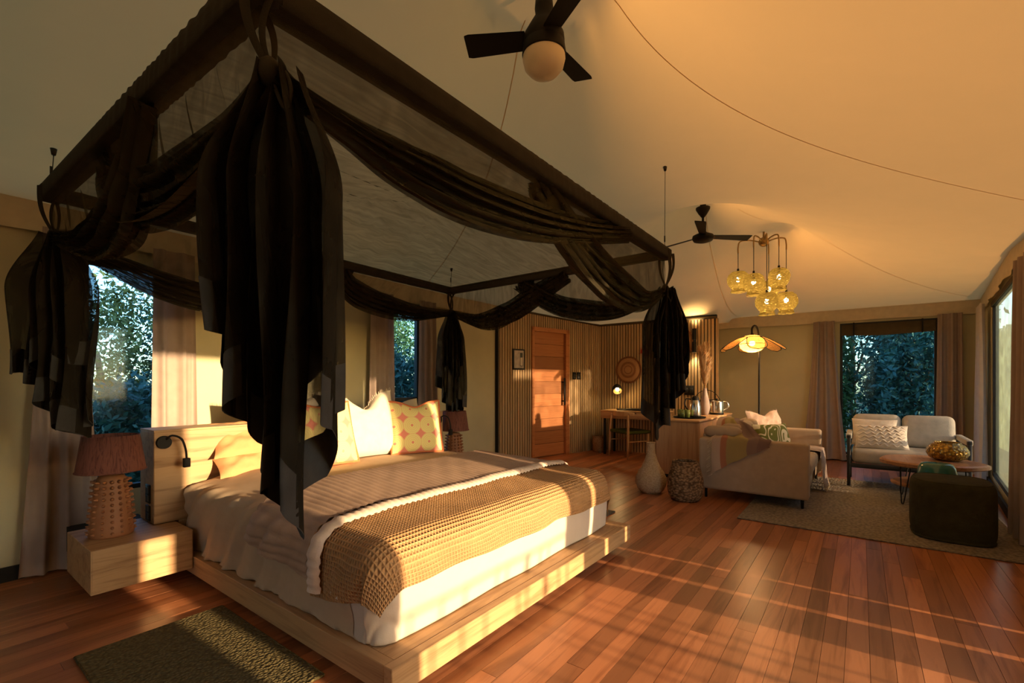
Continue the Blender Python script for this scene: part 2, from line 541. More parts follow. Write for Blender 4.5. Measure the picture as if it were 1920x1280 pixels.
# ------------------------------------------------------------------ mesh helpers
class MB:
    def __init__(s):
        s.v = []
        s.f = []
        s.uv = None
        s.sm = []

    def add(s, vs, fs, smooth=False):
        b = len(s.v)
        s.v += [tuple(p) for p in vs]
        for f in fs:
            s.f.append(tuple(b + i for i in f))
            s.sm.append(smooth)
        return s

    def box(s, x0, x1, y0, y1, z0, z1):
        vs = [(x0, y0, z0), (x1, y0, z0), (x1, y1, z0), (x0, y1, z0), (x0, y0, z1), (x1, y0, z1), (x1, y1, z1), (x0, y1, z1)]
        return s.add(vs, [(0, 3, 2, 1), (4, 5, 6, 7), (0, 1, 5, 4), (1, 2, 6, 5), (2, 3, 7, 6), (3, 0, 4, 7)])

    def bar(s, A, B, w, z0, z1):
        """vertical slab between plan points A and B, width w"""
        A = Vector(A[:2]); B = Vector(B[:2])
        d = (B - A).normalized()
        n = Vector((-d.y, d.x)) * w / 2
        q = [A - n, B - n, B + n, A + n]
        vs = [(p.x, p.y, z0) for p in q] + [(p.x, p.y, z1) for p in q]
        return s.add(vs, [(0, 3, 2, 1), (4, 5, 6, 7), (0, 1, 5, 4), (1, 2, 6, 5), (2, 3, 7, 6), (3, 0, 4, 7)])

    def rbox(s, x0, x1, y0, y1, z0, z1, r=.01, seg=2, M4=None, smooth=True):
        bm = bmesh.new()
        bmesh.ops.create_cube(bm, size=1)
        for v in bm.verts:
            v.co = ((x0 + x1) / 2 + v.co.x * (x1 - x0), (y0 + y1) / 2 + v.co.y * (y1 - y0), (z0 + z1) / 2 + v.co.z * (z1 - z0))
        r = min(r, .49 * min(x1 - x0, y1 - y0, z1 - z0))
        bmesh.ops.bevel(bm, geom=list(bm.edges), offset=r, segments=seg, profile=.5, affect='EDGES')
        if M4:
            bm.transform(M4)
        bm.verts.index_update()
        s.add([v.co[:] for v in bm.verts], [[v.index for v in f.verts] for f in bm.faces], smooth)
        bm.free()
        return s

    def cyl(s, p0, p1, r0, r1=None, n=12, cap=True, smooth=True):
        if r1 is None:
            r1 = r0
        p0 = Vector(p0); p1 = Vector(p1)
        d = (p1 - p0).normalized()
        a = d.orthogonal().normalized()
        b = d.cross(a)
        vs = []
        for p, r in ((p0, r0), (p1, r1)):
            for k in range(n):
                t = 2 * PI * k / n
                vs.append(p + a * (r * math.cos(t)) + b * (r * math.sin(t)))
        fs = [(k, (k + 1) % n, n + (k + 1) % n, n + k) for k in range(n)]
        s.add(vs, fs, smooth)
        if cap:
            base = len(s.v) - 2 * n
            s.f.append(tuple(base + k for k in reversed(range(n)))); s.sm.append(False)
            s.f.append(tuple(base + n + k for k in range(n))); s.sm.append(False)
        return s

    def tube(s, pts, r, n=8, closed=False):
        pts = [Vector(p) for p in pts]
        m = len(pts)
        rr = r if isinstance(r, (list, tuple)) else [r] * m
        vs = []
        prev = None
        for i, p in enumerate(pts):
            if closed:
                d = pts[(i + 1) % m] - pts[i - 1]
            else:
                d = pts[min(i + 1, m - 1)] - pts[max(i - 1, 0)]
            d.normalize()
            a = d.orthogonal().normalized() if prev is None else (prev - d * prev.dot(d)).normalized()
            prev = a
            b = d.cross(a)
            for k in range(n):
                t = 2 * PI * k / n
                vs.append(p + (a * math.cos(t) + b * math.sin(t)) * rr[i])
        fs = []
        for i in range(m if closed else m - 1):
            j = (i + 1) % m
            for k in range(n):
                fs.append((i * n + k, i * n + (k + 1) % n, j * n + (k + 1) % n, j * n + k))
        s.add(vs, fs, True)
        if not closed:
            base = len(s.v) - m * n
            s.f.append(tuple(base + k for k in reversed(range(n)))); s.sm.append(False)
            s.f.append(tuple(base + (m - 1) * n + k for k in range(n))); s.sm.append(False)
        return s

    def lathe(s, prof, c=(0, 0, 0), n=28, fn=None):
        vs = []
        for r, z in prof:
            for k in range(n):
                t = 2 * PI * k / n
                q = r if fn is None else fn(r, z, t)
                vs.append((c[0] + q * math.cos(t), c[1] + q * math.sin(t), c[2] + z))
        fs = []
        for i in range(len(prof) - 1):
            for k in range(n):
                fs.append((i * n + k, i * n + (k + 1) % n, (i + 1) * n + (k + 1) % n, (i + 1) * n + k))
        return s.add(vs, fs, True)

    def grid(s, fn, nu, nv, smooth=True):
        vs = [fn(i / nu, j / nv) for i in range(nu + 1) for j in range(nv + 1)]
        w = nv + 1
        fs = [(i * w + j, (i + 1) * w + j, (i + 1) * w + j + 1, i * w + j + 1) for i in range(nu) for j in range(nv)]
        return s.add(vs, fs, smooth)

    def sph(s, c, r, n=14, m=8, sz=(1, 1, 1)):
        def fn(u, v):
            t = 2 * PI * u
            p = PI * v
            return (c[0] + r * sz[0] * math.sin(p) * math.cos(t), c[1] + r * sz[1] * math.sin(p) * math.sin(t), c[2] + r * sz[2] * math.cos(p))
        return s.grid(fn, n, m)

    def xf(s, m4):
        s.v = [tuple(m4 @ Vector(p)) for p in s.v]
        return s

    def build(s, name, mat, parent=None, uv=None):
        me = bpy.data.meshes.new(name)
        off = Vector((0, 0, 0))
        if parent is not None and parent.get('_w'):
            off = root_of(parent).location
        me.from_pydata([(x - off.x, y - off.y, z - off.z) for x, y, z in s.v], [], s.f)
        me.polygons.foreach_set('use_smooth', s.sm)
        if uv is not None:
            lay = me.uv_layers.new(name='UVMap')
            for lp in me.loops:
                lay.data[lp.index].uv = uv[lp.vertex_index]
        me.materials.append(M[mat] if isinstance(mat, str) else mat)
        me.update()
        o = bpy.data.objects.new(name, me)
        COL.objects.link(o)
        if parent is not None:
            o.parent = parent
            if parent.get('_w'):
                o['_w'] = 1
        return o


def root_of(o):
    while o.parent is not None:
        o = o.parent
    return o


def tag(o, label, cat, group=None, kind=None):
    o['label'] = label
    o['category'] = cat
    if group:
        o['group'] = group
    if kind:
        o['kind'] = kind
    return o


def thing(name, label, cat, loc=(0, 0, 0), rz=0., group=None, world=True):
    """Empty at a thing's base; with world=True its parts are modelled in room coordinates"""
    o = bpy.data.objects.new(name, None)
    o.empty_display_size = .1
    COL.objects.link(o)
    o.location = loc
    o.rotation_euler = (0, 0, rz)
    if world and rz == 0:
        o['_w'] = 1
    return tag(o, label, cat, group)


def struct(o):
    o['kind'] = 'structure'
    return o


def one(mb, name, mat, label, cat, group=None, uv=None):
    return tag(mb.build(name, mat, None, uv), label, cat, group)


def place(mb, name, mat, label, cat, loc, rot=(0, 0, 0), group=None, uv=None):
    o = one(mb, name, mat, label, cat, group, uv)
    o.location = loc
    o.rotation_euler = rot
    return o


def copy_tree(o, parent=None):
    c = o.copy()
    COL.objects.link(c)
    c.parent = parent
    for ch in [k for k in o.children]:
        copy_tree(ch, c)
    return c


UNIT = {}


def unit_box(mat):
    if mat not in UNIT:
        me = bpy.data.meshes.new('board')
        vs = [(x, y, z) for z in (-.5, .5) for x, y in ((-.5, -.5), (.5, -.5), (.5, .5), (-.5, .5))]
        me.from_pydata(vs, [], [(0, 3, 2, 1), (4, 5, 6, 7), (0, 1, 5, 4), (1, 2, 6, 5), (2, 3, 7, 6), (3, 0, 4, 7)])
        me.materials.append(M[mat])
        UNIT[mat] = me
    return UNIT[mat]


def piece(name, mat, parent, loc, size, rz=0.):
    o = bpy.data.objects.new(name, unit_box(mat))
    COL.objects.link(o)
    o.parent = parent
    o.location = loc
    o.scale = size
    o.rotation_euler = (0, 0, rz)
    return o


def lerp(a, b, t):
    return a + (b - a) * t


def sstep(t):
    t = max(0., min(1., t))
    return t * t * (3 - 2 * t)


def catmull(pts, t):
    n = len(pts) - 1
    x = max(0., min(.99999, t)) * n
    i = int(x)
    f = x - i
    P = [Vector(pts[max(0, min(n, k))]) for k in (i - 1, i, i + 1, i + 2)]
    return .5 * ((2 * P[1]) + (P[2] - P[0]) * f + (2 * P[0] - 5 * P[1] + 4 * P[2] - P[3]) * f * f + (3 * P[1] - P[0] - 3 * P[2] + P[3]) * f ** 3)


def rough_noise(x, y, seed=0.):
    return (math.sin(x * 1.7 + seed) * math.cos(y * 2.3 - seed * 1.3) + .6 * math.sin(x * 3.9 - y * 2.1 + seed * 2.1)
            + .35 * math.sin(x * 7.3 + y * 6.1 + seed * .7) + .2 * math.sin(-x * 13.1 + y * 11.7 + seed * 3.3)) / 2.15


# ------------------------------------------------------------------ the room shell
HB_A, HB_B = (-1.8, 4.25), (5.585, 4.49)             # headboard wall
DR_A, DR_B = (5.585, 4.49), (8.04, 3.955)            # slatted door wall
DK_A, DK_B = (8.04, 3.955), (8.06, 1.88)             # slatted desk wall
BK_A, BK_B = (9.2, 2.3), (9.2, -1.38)                # canvas end wall
RT_A, RT_B, RT_C = (9.2, -1.38), (6.0, -1.10), (-1.8, -1.10)
FLOOR_Y0, FLOOR_Y1 = -1.3, 4.45

floor = struct(MB().box(-1.8, 9.3, -1.45, 4.6, -.08, -.012).build('floor', 'subfloor'))
# boards run along X
rb = random.Random(3)
row_w = .0905
y = FLOOR_Y0
while y < FLOOR_Y1:
    x = -.9 - rb.random() * 1.2
    while x < 9.2:
        ln = rb.uniform(1.7, 3.6)
        x1 = min(x + ln, 9.25)
        if x1 - x > .25:
            piece('plank', 'plank', floor, ((x + x1) / 2, y + row_w / 2, -.006), (x1 - x - .0016, row_w - .0016, .0124 + rb.uniform(-.0006, .0006)))
        x = x1
    y += row_w


def wall(name, A, B, z0, z1, openings, mat, th=.06, out=1):
    """canvas wall from A to B (plan), with rectangular openings (s0, s1, za, zb) measured along it"""
    A2 = Vector(A); B2 = Vector(B)
    L = (B2 - A2).length
    d = (B2 - A2) / L
    n = Vector((-d.y, d.x)) * out * th / 2
    mb = MB()

    def seg(s0, s1, za, zb):
        if s1 - s0 > .001 and zb - za > .001:
            mb.bar(A2 + d * s0 + n, A2 + d * s1 + n, th, za, zb)
    s = 0.
    for (s0, s1, za, zb) in sorted(openings):
        seg(s, s0, z0, z1)
        seg(s0, s1, z0, za)
        seg(s0, s1, zb, z1)
        s = s1
    seg(s, L, z0, z1)
    return struct(mb.build(name, mat)), d, L


def hb_s(x):
    return (x - HB_A[0]) * math.hypot(HB_B[0] - HB_A[0], HB_B[1] - HB_A[1]) / (HB_B[0] - HB_A[0])


def hb_y(x):
    return HB_A[1] + (x - HB_A[0]) * (HB_B[1] - HB_A[1]) / (HB_B[0] - HB_A[0])


wall('wall_headboard', HB_A, HB_B, 0, 2.5, [(hb_s(.80), hb_s(1.30), .46, 2.12), (hb_s(3.42), hb_s(3.98), .46, 2.12)], 'wall', .06, 1)
wall('wall_end', BK_A, BK_B, 0, 2.5, [(2.3 - .27, 2.3 + .90, .10, 2.20)], 'wall', .06, 1)
# right wall: far slanted stretch with a window, near stretch with glazed doors and narrow gaps
Lr = math.hypot(3.2, .28)
wall('wall_right_far', RT_A, RT_B, 0, 2.41, [(1.15, Lr - .10, .12, 2.22)], 'wall', .06, 1)
rs = lambda x: 6.0 - x
wall('wall_right', RT_B, RT_C, 0, 2.41, [(rs(3.43), rs(3.40), .02, 2.0), (rs(3.105), rs(3.06), .02, 2.0), (rs(2.78), rs(1.35), .02, 2.20), (rs(1.20), rs(1.06), .02, .92)], 'wall', .06, 1)
wall('wall_front', (-1.8, -1.1), (-1.8, 4.25), 0, 2.5, [(.7, 1.1, .05, 2.2), (2.0, 2.4, .05, 2.2), (3.3, 3.7, .05, 2.2)], 'wall', .06, 1)
# return between the slatted desk wall and the canvas end wall
wall('wall_return', (8.09, 2.0), (9.2, 2.2), 0, 2.5, [], 'wall', .04, 1)

# tent roof: stretched membrane held up by peaks over the two fans
gx0, gx1, gy0, gy1 = -1.9, 9.3, -1.45, 4.65
NX, NY = 150, 84
xs = np.linspace(gx0, gx1, NX)
ys = np.linspace(gy0, gy1, NY)
Xg, Yg = np.meshgrid(xs, ys, indexing='ij')
Zr = np.full((NX, NY), 2.8)
poly = [(-1.75, -1.06), (6.0, -1.06), (9.14, -1.34), (9.14, 2.05), (8.07, 1.93), (8.02, 3.93), (5.585, 4.45), (-1.75, 4.22)]


def inside(px, py):
    r = np.zeros(px.shape, bool)
    n = len(poly)
    j = n - 1
    for i in range(n):
        xi, yi = poly[i]
        xj, yj = poly[j]
        cond = ((yi > py) != (yj > py)) & (px < (xj - xi) * (py - yi) / (yj - yi + 1e-12) + xi)
        r ^= cond
        j = i
    return r


mask = inside(Xg, Yg)
edge_z = 2.42 - .08 * np.clip((Xg - 5.8) / 1.8, 0, 1) * (Yg > 1.9)
fixed = ~mask
Zf = edge_z.copy()


def pin(x, y, z, rad=0.):
    i = int(round((x - gx0) / (gx1 - gx0) * (NX - 1)))
    j = int(round((y - gy0) / (gy1 - gy0) * (NY - 1)))
    k = int(math.ceil(rad / ((gx1 - gx0) / NX))) if rad else 0
    for a in range(-k, k + 1):
        for b in range(-k, k + 1):
            if a * a + b * b <= k * k + .1:
                fixed[i + a, j + b] = True
                Zf[i + a, j + b] = z


pin(2.3, 1.5, 3.62, .40)
pin(5.745, 1.49, 3.50, .22)
pin(-.9, 1.5, 3.5, .1)
pin(6.74, 1.0, 3.19, .34)
Zr[fixed] = Zf[fixed]
PULL = -.0004
for it in range(2600):
    av = Zr.copy()
    av[1:-1, 1:-1] = .25 * (Zr[2:, 1:-1] + Zr[:-2, 1:-1] + Zr[1:-1, 2:] + Zr[1:-1, :-2]) + PULL * .25
    av[fixed] = Zf[fixed]
    Zr = av
verts = [(xs[i], ys[j], float(Zr[i, j])) for i in range(NX) for j in range(NY)]
faces = [(i * NY + j, i * NY + j + 1, (i + 1) * NY + j + 1, (i + 1) * NY + j) for i in range(NX - 1) for j in range(NY - 1)]
struct(MB().add(verts, faces, True).build('ceiling', 'canvas'))


def roof_z(x, y):
    i = int(round((x - gx0) / (gx1 - gx0) * (NX - 1)))
    j = int(round((y - gy0) / (gy1 - gy0) * (NY - 1)))
    return float(Zr[i, j])


# welded seams of the roof canvas, radiating from the two peaks
roof = bpy.data.objects['ceiling']


def roof_zf(x, y):
    fx = min(max((x - gx0) / (gx1 - gx0) * (NX - 1), 0), NX - 1.001)
    fy = min(max((y - gy0) / (gy1 - gy0) * (NY - 1), 0), NY - 1.001)
    i, j = int(fx), int(fy)
    a, b = fx - i, fy - j
    return float((Zr[i, j] * (1 - a) + Zr[i + 1, j] * a) * (1 - b) + (Zr[i, j + 1] * (1 - a) + Zr[i + 1, j + 1] * a) * b)


for (ax, ay), (bx_, by_), bow in (((2.3, 1.5), (3.9, 4.2), -.1), ((2.3, 1.5), (4.6, -.95), .12), ((5.745, 1.49), (9.0, 1.7), .1), ((5.745, 1.49), (8.9, -1.25), -.25)):
    dx_, dy_ = bx_ - ax, by_ - ay
    ll = math.hypot(dx_, dy_)
    px_, py_ = -dy_ / ll, dx_ / ll

    def sm(u, v, ax=ax, ay=ay, dx_=dx_, dy_=dy_, px_=px_, py_=py_, bow=bow):
        t = .10 + .89 * u
        w = bow * math.sin(PI * t) + (v - .5) * .007
        x = ax + dx_ * t + px_ * w
        yv = ay + dy_ * t + py_ * w
        return (x, yv, roof_zf(x, yv) - .004)
    MB().grid(sm, 60, 1).build('seam', 'canvas', roof)


def valance(name, A, B, z0=2.23, z1=2.44, out=1, off=.035):
    A2 = Vector(A); B2 = Vector(B)
    L = (B2 - A2).length
    d = (B2 - A2) / L
    n = Vector((-d.y, d.x)) * out

    def fn(u, v):
        s = u * L
        w = off + .012 * math.sin(s * 5.3) * (1 - v) + .006 * math.sin(s * 13.7) * (1 - v)
        p = A2 + d * s + n * w
        return (p.x, p.y, lerp(z0 + .006 * math.sin(s * 3.1), z1, v))
    mb = MB().grid(fn, 90, 4)
    return struct(mb.build(name, 'valance'))


valance('trim_1', HB_A, HB_B, out=-1)
valance('trim_2', BK_A, BK_B, out=-1)
valance('trim_3', RT_A, RT_B, out=-1)
valance('trim_4', RT_B, RT_C, out=-1)
valance('trim_5', (8.09, 1.98), (9.2, 2.18), out=-1)

# dark skirting
struct(MB().bar((-1.8, 4.22), (5.585, 4.46), .02, 0, .09).build('baseboard_headboard', 'black'))
struct(MB().bar((9.17, 2.2), (9.17, -1.34), .02, 0, .09).build('baseboard_end', 'black'))
struct(MB().bar((9.16, -1.34), (6.0, -1.075), .02, 0, .09).build('baseboard_right', 'black'))


# slatted walls: black backing with proud oak slats
def slat_wall(name, A, B, zt0, zt1, pitch=.0525, w=.037, openings=()):
    A2 = Vector(A); B2 = Vector(B)
    L = (B2 - A2).length
    d = (B2 - A2) / L
    nrm = Vector((d.y, -d.x))      # into the room
    rz = math.atan2(d.y, d.x)
    mb = MB()
    s = 0.
    for (s0, s1, zo) in list(openings) + [(L, L, 0)]:
        mb.bar(A2 + d * s - nrm * .03, A2 + d * s0 - nrm * .03, .06, 0, lerp(zt0, zt1, s0 / L) + .06)
        if s1 > s0:
            mb.bar(A2 + d * s0 - nrm * .03, A2 + d * s1 - nrm * .03, .06, zo, lerp(zt0, zt1, s1 / L) + .06)
        s = s1
    o = struct(mb.build(name, 'black'))
    k = 0
    s = pitch * .5
    while s < L - .01:
        z0 = 0.
        for (s0, s1, zo) in openings:
            if s0 - w / 2 < s < s1 + w / 2:
                z0 = zo
        zt = lerp(zt0, zt1, s / L)
        p = A2 + d * s + nrm * .011
        piece('slat', 'slat', o, (p.x, p.y, (z0 + zt) / 2), (w, .022, zt - z0), rz)
        s += pitch
    # canvas-covered rail along the head
    mb = MB()
    q0 = A2 + nrm * .02
    q1 = B2 + nrm * .02
    mb.tube([(lerp(q0.x, q1.x, t / 20), lerp(q0.y, q1.y, t / 20), lerp(zt0, zt1, t / 20) + .012) for t in range(21)], .022, 8)
    mb.build('head_rail', 'screenblk', o)
    return o, d, nrm, L


DRL = math.hypot(DR_B[0] - DR_A[0], DR_B[1] - DR_A[1])
drs = lambda x: (x - DR_A[0]) / (DR_B[0] - DR_A[0]) * DRL
D0, D1 = drs(6.30), drs(7.15)
dw, dd, dn, _ = slat_wall('wall_door', DR_A, DR_B, 2.41, 2.315, openings=[(D0, D1, 2.15)])
slat_wall('wall_desk', DK_A, DK_B, 2.315, 2.30)
struct(MB().bar((8.05, 1.875), (8.13, 1.875), .03, 0, 2.3).build('trim_6', 'slat'))
struct(MB().bar((5.575, 4.44), (5.575, 4.52), .03, 0, 2.42).build('trim_7', 'black'))

# the door: cedar boards in a frame, black pull handle
dA = Vector(DR_A)
drz = math.atan2(dd.y, dd.x)
door = struct(MB().bar(dA + dd * (D0 + .0) + dn * (-.035), dA + dd * D1 + dn * (-.035), .03, .0, 2.15).build('door_1', 'door'))
nb = 10
for k in range(nb):
    z0 = .015 + k * (2.09 / nb)
    c = dA + dd * ((D0 + D1) / 2 - .02) + dn * (-.008)
    piece('board', 'door', door, (c.x, c.y, z0 + 2.09 / nb / 2), (D1 - D0 - .13, .03, 2.09 / nb - .008), drz)
fr = MB()
fr.bar(dA + dd * (D0 - .01) + dn * .012, dA + dd * (D0 + .045) + dn * .012, .07, 0, 2.17)
fr.bar(dA + dd * (D1 - .07) + dn * .012, dA + dd * (D1 + .02) + dn * .012, .07, 0, 2.17)
fr.bar(dA + dd * (D0 - .01) + dn * .012, dA + dd * (D1 + .02) + dn * .012, .07, 2.10, 2.17)
fr.build('door_frame', 'door', door)
h = dA + dd * (D1 - .13) + dn * .06
hm = MB()
hm.cyl((h.x, h.y, .86), (h.x, h.y, 1.33), .012)
hm.cyl((h.x + .022, h.y, .86), (h.x + .022, h.y, 1.33), .012)
for z in (.93, 1.26):
    hm.cyl((h.x, h.y, z), (h.x - dn.x * .06, h.y - dn.y * .06, z), .012)
    hm.cyl((h.x - .012, h.y, z), (h.x + .036, h.y, z), .010)
hm.build('pull_handle', 'black_metal', door)


# windows
def window(name, A, B, z0, z1, pane='pane', fw=.035, bars=()):
    A2 = Vector(A); B2 = Vector(B)
    L = (B2 - A2).length
    d = (B2 - A2) / L
    mb = MB()
    mb.bar(A2, A2 + d * fw, .05, z0, z1)
    mb.bar(B2 - d * fw, B2, .05, z0, z1)
    mb.bar(A2 + d * fw, B2 - d * fw, .05, z0, z0 + fw)
    mb.bar(A2 + d * fw, B2 - d * fw, .05, z1 - fw, z1)
    for s in bars:
        mb.bar(A2 + d * (s - .02), A2 + d * (s + .02), .045, z0 + fw, z1 - fw)
    o = struct(mb.build(name, 'frame_black'))
    MB().bar(A2 + d * fw, B2 - d * fw, .006, z0 + fw, z1 - fw).build('pane', pane, o)
    return o


window('window_1', (.80, hb_y(.80) + .03), (1.30, hb_y(1.30) + .03), .46, 2.12)
w2 = window('window_2', (3.42, hb_y(3.42) + .03), (3.98, hb_y(3.98) + .03), .46, 2.12)
MB().bar((3.45, hb_y(3.45) + .01), (3.95, hb_y(3.95) + .01), .03, 1.03, 1.07).build('mullion', 'frame_black', w2)
w3 = window('window_3', (9.23, .27), (9.23, -.90), .10, 2.20)
# rolled-up canvas flap at the head of the end window
MB().grid(lambda u, v: (9.17 + .03 * math.sin(v * PI), lerp(.25, -.88, u), 2.17 - v * (.19 - .05 * abs(u - .45))), 30, 6).build('rolled_flap', 'screenblk', w3)
for yy in (.1, -.72):
    MB().bar((9.15, yy), (9.15, yy - .02), .012, 1.99, 2.2).build('strap', 'black', w3)
dR = (Vector(RT_B) - Vector(RT_A)).normalized()
pA = Vector(RT_A) + dR * 1.15 + Vector((0, -.03))
pB = Vector(RT_A) + dR * (Lr - .10) + Vector((0, -.03))
w4 = window('window_4', pA, pB, .12, 2.22, 'mesh_screen', .05)
window('window_5', (2.78, -1.13), (1.35, -1.13), .02, 2.20, 'pane_clear', .03)
MB().bar(pA + Vector((0, .035)), pB + Vector((0, .035)), .012, 2.17, 2.22).build('rolled_flap', 'screenblk', w4)
for k, yy in enumerate((-.4, .9, 2.2)):  # added unseen windows: sky fill and narrow upright reflections in the panes
    window('window_%d' % (6 + k), (-1.83, yy), (-1.83, yy + .4), .05, 2.2, 'pane_clear', .03)


# curtains
def curtain(label, A, B, z0, z1, folds, amp, mat='curtain', top=1.0, flare=0., seed=0., group='mauve window curtains'):
    A2 = Vector(A); B2 = Vector(B)
    L = (B2 - A2).length
    d = (B2 - A2) / L
    n = Vector((-d.y, d.x))

    def fn(u, v):
        z = lerp(z1, z0, v)
        uu = u + .02 * math.sin(u * 9 + seed)
        wsc = lerp(top, 1 + flare, v ** 1.4)
        s = L / 2 + (uu - .5) * L * wsc
        ph = 2 * PI * folds * u + seed + .35 * math.sin(v * 3 + u * 4 + seed)
        o = amp * (math.sin(ph) + .35 * math.sin(2.1 * ph + seed)) * (.55 + .45 * v)
        p = A2 + d * s + n * o
        return (p.x, p.y, z)
    mb = MB().grid(fn, max(24, int(folds * 12)), 20)
    return one(mb, 'curtain', mat, label, 'curtain', group)


curtain('mauve curtain left of the bedside window behind the lamp', (.52, 4.21), (.86, 4.23), .02, 2.26, 3.2, .030, 'curtain', .6, .25, .4)
curtain('mauve curtain between the bedside window and the headboard end', (1.17, 4.24), (1.47, 4.25), .02, 2.26, 2.3, .028, 'curtain', .95, .1, 1.3)
curtain('mauve curtain left of the narrow window behind the bed pillows', (3.14, 4.30), (3.50, 4.31), .02, 2.26, 2.4, .030, 'curtain', .85, .1, 2.2)
curtain('mauve curtain right of the narrow window behind the bed pillows', (3.86, 4.32), (4.18, 4.33), .02, 2.26, 2.6, .030, 'curtain', .8, .1, .9)
curtain('mauve curtain beside the floor lamp at the end window', (9.08, .74), (9.08, .22), .02, 2.24, 3.0, .045, 'curtain', .55, .15, .2)
curtain('mauve curtain in the tent corner right of the end window', (9.08, -.86), (9.08, -1.18), .02, 2.24, 2.6, .04, 'curtain', .85, .1, 1.7)
curtain('pale lined curtain at the far edge of the side window', (8.75, -1.26), (7.98, -1.19), .02, 2.24, 3.6, .045, 'curtain_pale', .6, .05, 2.6)
curtain('beige curtain at the right edge of the picture', (5.60, -1.03), (5.05, -1.02), .02, 2.24, 3.2, .05, 'curtain', .9, .05, .8)

# ------------------------------------------------------------------ bed
PX0, PX1, PY0, PZ0, PZ1 = 1.13, 3.39, 1.41, .055, .168
bed = thing('bed', 'pale ash platform bed with a low panel headboard', 'bed', (2.26, 2.6, 0))
MB().box(PX0 + .18, PX1 - .18, PY0 + .2, 3.85, 0, PZ0).build('plinth', 'black', bed)
MB().rbox(PX0, PX1, PY0, PY0 + .05, PZ0, PZ1, .003, 1, smooth=False).build('foot_rail', 'ash', bed)
MB().rbox(PX0, PX0 + .05, PY0 + .05, 3.60, PZ0, PZ1, .003, 1, smooth=False).build('side_rail', 'ashY', bed)
MB().rbox(PX1 - .05, PX1, PY0 + .05, 3.60, PZ0, PZ1, .003, 1, smooth=False).build('side_rail', 'ashY', bed)
nd = 4
for k in range(nd):
    a = PY0 + .05 + k * .1
    MB().box(PX0 + .05, PX1 - .05, a + .0008, a + .0992, PZ0 + .01, PZ1 - .001).build('deck_board', 'ash', bed)
MB().box(PX0 + .05, PX1 - .05, PY0 + .45, 3.60, PZ0 + .01, PZ1 - .004).build('slat_base', 'ash', bed)
hb = MB().rbox(1.005, 3.565, 3.60, 3.87, .345, .932, .004, 1, smooth=False).build('headboard', 'ash', bed)
MB().box(1.005, 3.565, 3.60, 3.87, .932, .944).build('top_cap', 'ash', hb)
MB().box(1.14, 3.43, 3.602, 3.86, .05, .345).build('headboard_base', 'ash', bed)
for z0, z1 in ((.47, .59), (.355, .455)):
    MB().rbox(.997, 1.006, 3.66, 3.74, z0, z1, .003, 1).build('socket_plate', 'black_metal', hb)
    for q in range(2):
        MB().box(.994, .998, 3.675, 3.725, z0 + .015 + q * .05, z0 + .05 + q * .05).build('switch', 'frame_black', hb)
MX0, MX1, MY0, MY1, BZ = 1.24, 3.26, 1.60, 3.585, .562
MB().rbox(MX0, MX1, MY0, MY1, PZ1, BZ - .03, .05, 3).build('mattress', 'sheet', bed)


def drape(px, py, top, r=.09, off=0., x0=MX0, x1=MX1, y0=MY0, y1=9., flare=.06):
    """unfolded cloth point (px, py) laid over the mattress box and hung down its sides"""
    x0, x1, y0 = x0 + r / 2, x1 - r / 2, y0 + r / 2
    ex = min(px - x0, 0) + max(px - x1, 0)
    ey = min(py - y0, 0) + max(py - y1, 0)
    bx = min(max(px, x0), x1)
    by = min(max(py, y0), y1)
    dl = math.hypot(ex, ey)
    top = top + .070 * sstep((by - 1.58) / 1.05) * sstep((bx - x0 + .12) / .4) * sstep((x1 + .12 - bx) / .4)
    if dl < 1e-6:
        return (bx, by, top + off), (0, 0, 1), 0.
    nx, ny = ex / dl, ey / dl
    arc = r * PI / 2
    if dl < arc:
        t = dl / r
        o = r * math.sin(t)
        z = -r * (1 - math.cos(t))
        nn = (nx * math.sin(t), ny * math.sin(t), math.cos(t))
    else:
        o = r + (dl - arc) * flare
        z = -r - (dl - arc)
        nn = (nx, ny, 0)
    x = bx + nx * o
    yv = by + ny * o
    return (x + nn[0] * off, yv + nn[1] * off, top + z + nn[2] * off), nn, dl


def cloth(name, mat, X0, X1, Y0, Y1, nu, nv, top, off, disp, parent=None, hem=None, th=.0, zmin=PZ1 + .004):
    vs, uv = [], []
    for i in range(nu + 1):
        for j in range(nv + 1):
            px = lerp(X0, X1, i / nu)
            py = lerp(Y0, Y1, j / nv)
            if hem:
                px, py = hem(px, py, i / nu, j / nv)
            p, nn, dl = drape(px, py, top, off=off)
            k = disp(px, py, dl)
            z = p[2] + nn[2] * k
            vs.append((p[0] + nn[0] * k, p[1] + nn[1] * k, max(z, zmin)))
            uv.append((px, py))
    w = nv + 1
    fs = [(i * w + j, (i + 1) * w + j, (i + 1) * w + j + 1, i * w + j + 1) for i in range(nu) for j in range(nv)]
    return MB().add(vs, fs, True).build(name, mat, parent, uv)


def duvet_disp(px, py, dl):
    s = .004 * rough_noise(px * 2.2, py * 2.2, 1.)
    if px < MX0 + .05:       # long slanted folds on the near side
        side = sstep((MX0 + .05 - px) / .12)
        q = py + .75 * (px - MX0)
        f = .017 * math.sin(q * 24 + 1.4 * math.sin(q * 5)) + .008 * math.sin(q * 61 + 2 * math.sin(q * 9))
        s += side * f * lerp(.25, 1.0, sstep((py - 1.95) / .8)) + .026 * side * math.sin(min(PI, dl * 8.2))
    if py < MY0:
        s += .006 * math.sin(px * 9) * sstep(dl / .15) + .022 * sstep(dl / .2) * math.sin(dl * 7.8)
    return s


def duvet_hem(px, py, u, v):
    if px < MX0:
        px = MX0 - (MX0 - px) * (1 + .03 * math.sin(py * 6.1) + .012 * math.sin(py * 15))
    return px, py


